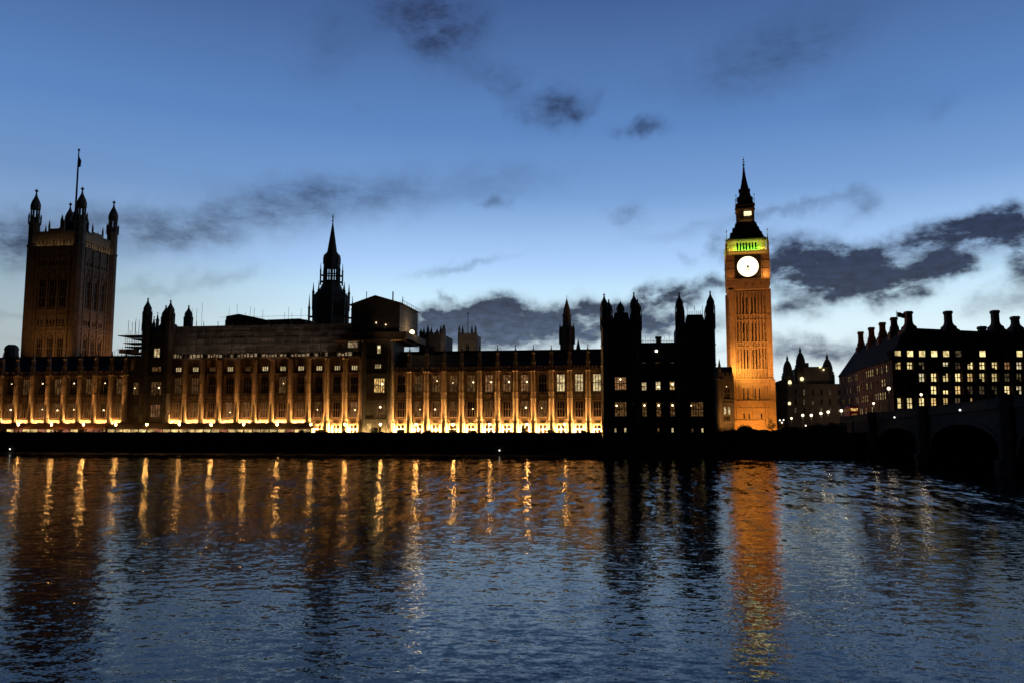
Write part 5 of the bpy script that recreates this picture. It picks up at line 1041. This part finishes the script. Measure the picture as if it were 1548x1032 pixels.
for i in range(n + 1):
    x = xa + (xb - xa) * i / n; y = 7 + .25 * math.sin(i * .9); s = -.6 * i / n
    vs += [(x, y, za + s), (x, y, zb + s)]
fm.add(vs, [(2 * i, 2 * i + 2, 2 * i + 3, 2 * i + 1) for i in range(n)]); part('flag', fm, 'flagcloth', flg)

# ------------------------------------------------------------------ far domed government building
Fd = Fr(at(1225, 640, 400).x, 400, 5.4, R(4)); th = thing('domed_government_building', Fd, 'dim pale stone building with three domed turrets, between clock tower and office block', 'building')
def XD(p, y=0): return Fd.hit(p, 600, y)[0]
def ZD(p, y=0): return Fd.hit(1225, p, y)[1]
rects = []
for px in (1190, 1203, 1216, 1229, 1242, 1255, 1268, 1281):
    for a, b_ in ((588, 597), (602, 611), (616, 623)): rects.append((px - 1.6, px + 1.6, a, b_, 'office_dim' if rnd.random() < .45 else 'glass', 1, 2))
face(th, Fd, XD(1183), XD(1292), 0, ZD(580), rects, 'portland', 40)
up = MB(); up.box(XD(1219), XD(1258), 3, 36, ZD(580), ZD(553)); up.box(XD(1219) - .4, XD(1258) + .4, 2.6, 36, ZD(555), ZD(553.5)); up.box(XD(1223), XD(1229), 5, 9, ZD(553), ZD(546.5))
for p in (581, 598, 613): up.box(XD(1183) - .3, XD(1292), -.5, .02, ZD(p) - .3, ZD(p) + .4)
part('attic_storey', up, 'portland', th)
for px, wpx, tip, lab in ((1192, 17, 535, 0), (1212, 17, 523, 0), (1252.5, 19, 533, 1)):
    y = 6; x = XD(px, y); r_ = (XD(px + wpx / 2, y) - XD(px - wpx / 2, y)) / 2; zt2 = Fd.hit(px, tip, y)[1]; hgt = zt2 - ZD(580)
    q = lambda f: zt2 - f * 12.0
    d = MB(); d.lathe([(r_, ZD(582)), (r_, q(1.5)), (r_ * 1.12, q(1.45)), (r_ * 1.12, q(1.38)), (r_ * .86, q(1.36)), (r_ * .86, q(.85)), (r_ * 1.0, q(.82)), (r_ * 1.0, q(.76)), (r_ * .84, q(.74)), (r_ * .78, q(.55)), (r_ * .6, q(.4)), (r_ * .34, q(.28)), (r_ * .2, q(.25)), (r_ * .2, q(.14)), (r_ * .1, q(.1)), (.06, zt2)], x, y, 12)
    for i in range(8): a = math.pi / 4 * i; d.lathe([(.45, q(1.36)), (.45, q(.85))], x + r_ * .97 * math.cos(a), y + r_ * .97 * math.sin(a), 6)
    part('domed_turret', d, 'dark_stone', th)
for px, py, w_, h_ in ((1178, 593.5, 1.7, 2.3), (1194.5, 578, 1.6, 2.6), (1215, 571.5, 1.7, 1.9), (1194, 609, 1.3, 1.5), (1243, 553.6, 1.1, 1.0), (1248, 557.5, .8, .8)):
    x, z = Fd.hit(px, py, -.8); put('lit_window', MB().lathe([(w_ * .5, -.1), (w_ * .5, .1)], 0, 0, 12, 0, Matrix.Scale(h_ / w_, 4, (0, 0, 1)) @ Matrix.Rotation(R(90), 4, 'X')).mesh('lit_window', 'lantern'), th, (x, -.15 if py > 575 else 2.4, z))
spot(th, (XD(1240), -45, 2), (XD(1240), 0, 14), 2400, (1, .62, .36), 80, .9); spot(th, (XD(1255), -30, 8), (XD(1262), 0, 16), 1200, (1, .62, .36), 60, .9)
F = Fr(at(1178, 640, 360).x, 360); th = thing('corner_house', F, 'dark block with a sloping parapet just right of the clock tower', 'building')
x0, x1 = F.hit(1160, 600)[0], F.hit(1190, 600)[0]; zt2 = F.hit(1178, 582)[1]
wl = MB().box(x0, x1, 0, 14, 0, zt2); wl.prism([(x0, zt2 - .1), (x1, zt2 - .1), (x1, zt2 + 3), (x1 - 3, zt2 + 2), (x0 + 2, zt2 + 1)], 1, 13); wl.box(x0 - .2, x1 + .2, -.4, .02, zt2 - .8, zt2 - .3); part('wall', wl, 'dark_stone', th)
for px in (1173, 1184): 
    x, z = F.hit(px, 615); window(th, x, z, 1.4, 2.6, 2, 2, 'glass', 'dark_stone', y=-.45)

# ------------------------------------------------------------------ trees along the embankment
def bare_tree(X, Y, h, seed, label, spread=1.0, zb=5.4):
    rg = random.Random(seed); F = Fr(X, Y, zb); th = thing('bare_tree', F, label, 'tree', 'bare trees along the embankment'); tk = MB(); cr = MB()
    def grow(p, d, L, r, lev):
        n = 3; q = p
        for i in range(n):
            d2 = (d + Vector((rg.gauss(0, .16), rg.gauss(0, .16), rg.gauss(.03, .10)))).normalized(); e = q + d2 * (L / n); (tk if lev < 2 else cr).tube(q, e, r * (1 - .25 * i / n), r * (1 - .25 * (i + 1) / n), 6 if lev < 2 else 3); q = e; d = d2
            if lev >= 1 and lev < 5 and rg.random() < .75:
                s = (d + Vector((rg.gauss(0, .8), rg.gauss(0, .8), rg.gauss(.15, .4))) * spread).normalized(); grow(q, s, L * rg.uniform(.5, .72), r * .5, lev + 1)
        if lev < 5:
            for _ in range(2 if lev else 4): s = (d + Vector((rg.gauss(0, .55), rg.gauss(0, .55), rg.gauss(.1, .3))) * spread).normalized(); grow(q, s, L * rg.uniform(.6, .8), r * .62, lev + 1)
    grow(Vector((0, 0, 0)), Vector((0, 0, 1)), h * .26, h * .022, 0)
    part('trunk', tk, 'bark', th); part('crown', cr, 'bark', th); return th
def hedge(px0, px1, Y, htop, label, seed):
    rg = random.Random(seed); x0, x1 = at(px0, 650, Y).x, at(px1, 650, Y).x; F = Fr((x0 + x1) / 2, Y, 5.4); th = thing('evergreen_shrub', F, label, 'shrub', 'evergreen shrubs along the embankment')
    m_ = MB(); L = (x1 - x0) / 2
    k = max(2, int(L / 1.6))
    for i in range(k):
        c = -L + 2 * L * (i + .5) / k; hh = (at(px0, htop, Y).z - 5.4) * rg.uniform(.72, 1.05); clump(m_, c, rg.uniform(-.5, .5), hh * .52, 1.6, 1.5, hh * .52, 700, .2, rg)
    part('foliage', m_, 'leaf', th); part('stem', MB().lathe([(.16, 0), (.1, 2)], 0, 0, 6), 'bark', th)
bare_tree(at(1157, 640, 284).x, 284, 7.6, 3, 'small bare tree glowing orange in front of the clock tower base', 1.1)
bare_tree(at(1170, 640, 280).x, 280, 5.6, 5, 'bare tree just right of the orange-glowing tree')
for i, (px, Y, h) in enumerate(((1204, 262, 4.6), (1233, 258, 4.8), (1258, 256, 5.0))): bare_tree(at(px, 640, Y).x, Y, h, 20 + i, 'low bare tree before the white lamp row, %s from the clock tower' % ORD[i], 1.15)
for i, (a, b_, Y, tp) in enumerate(((1086, 1104, 240, 651), (1104, 1122, 241, 646), (1118, 1134, 246, 642), (1134, 1152, 240, 647), (1150, 1168, 242, 649), (1166, 1186, 240, 647), (1184, 1204, 241, 645), (1202, 1224, 240, 643), (1222, 1242, 242, 640), (1240, 1262, 241, 637), (1258, 1278, 240, 635))): hedge(a, b_, Y, tp, 'dark evergreen shrub on the embankment right of the black pavilion, %s from the left' % ORD[i], 50 + i)
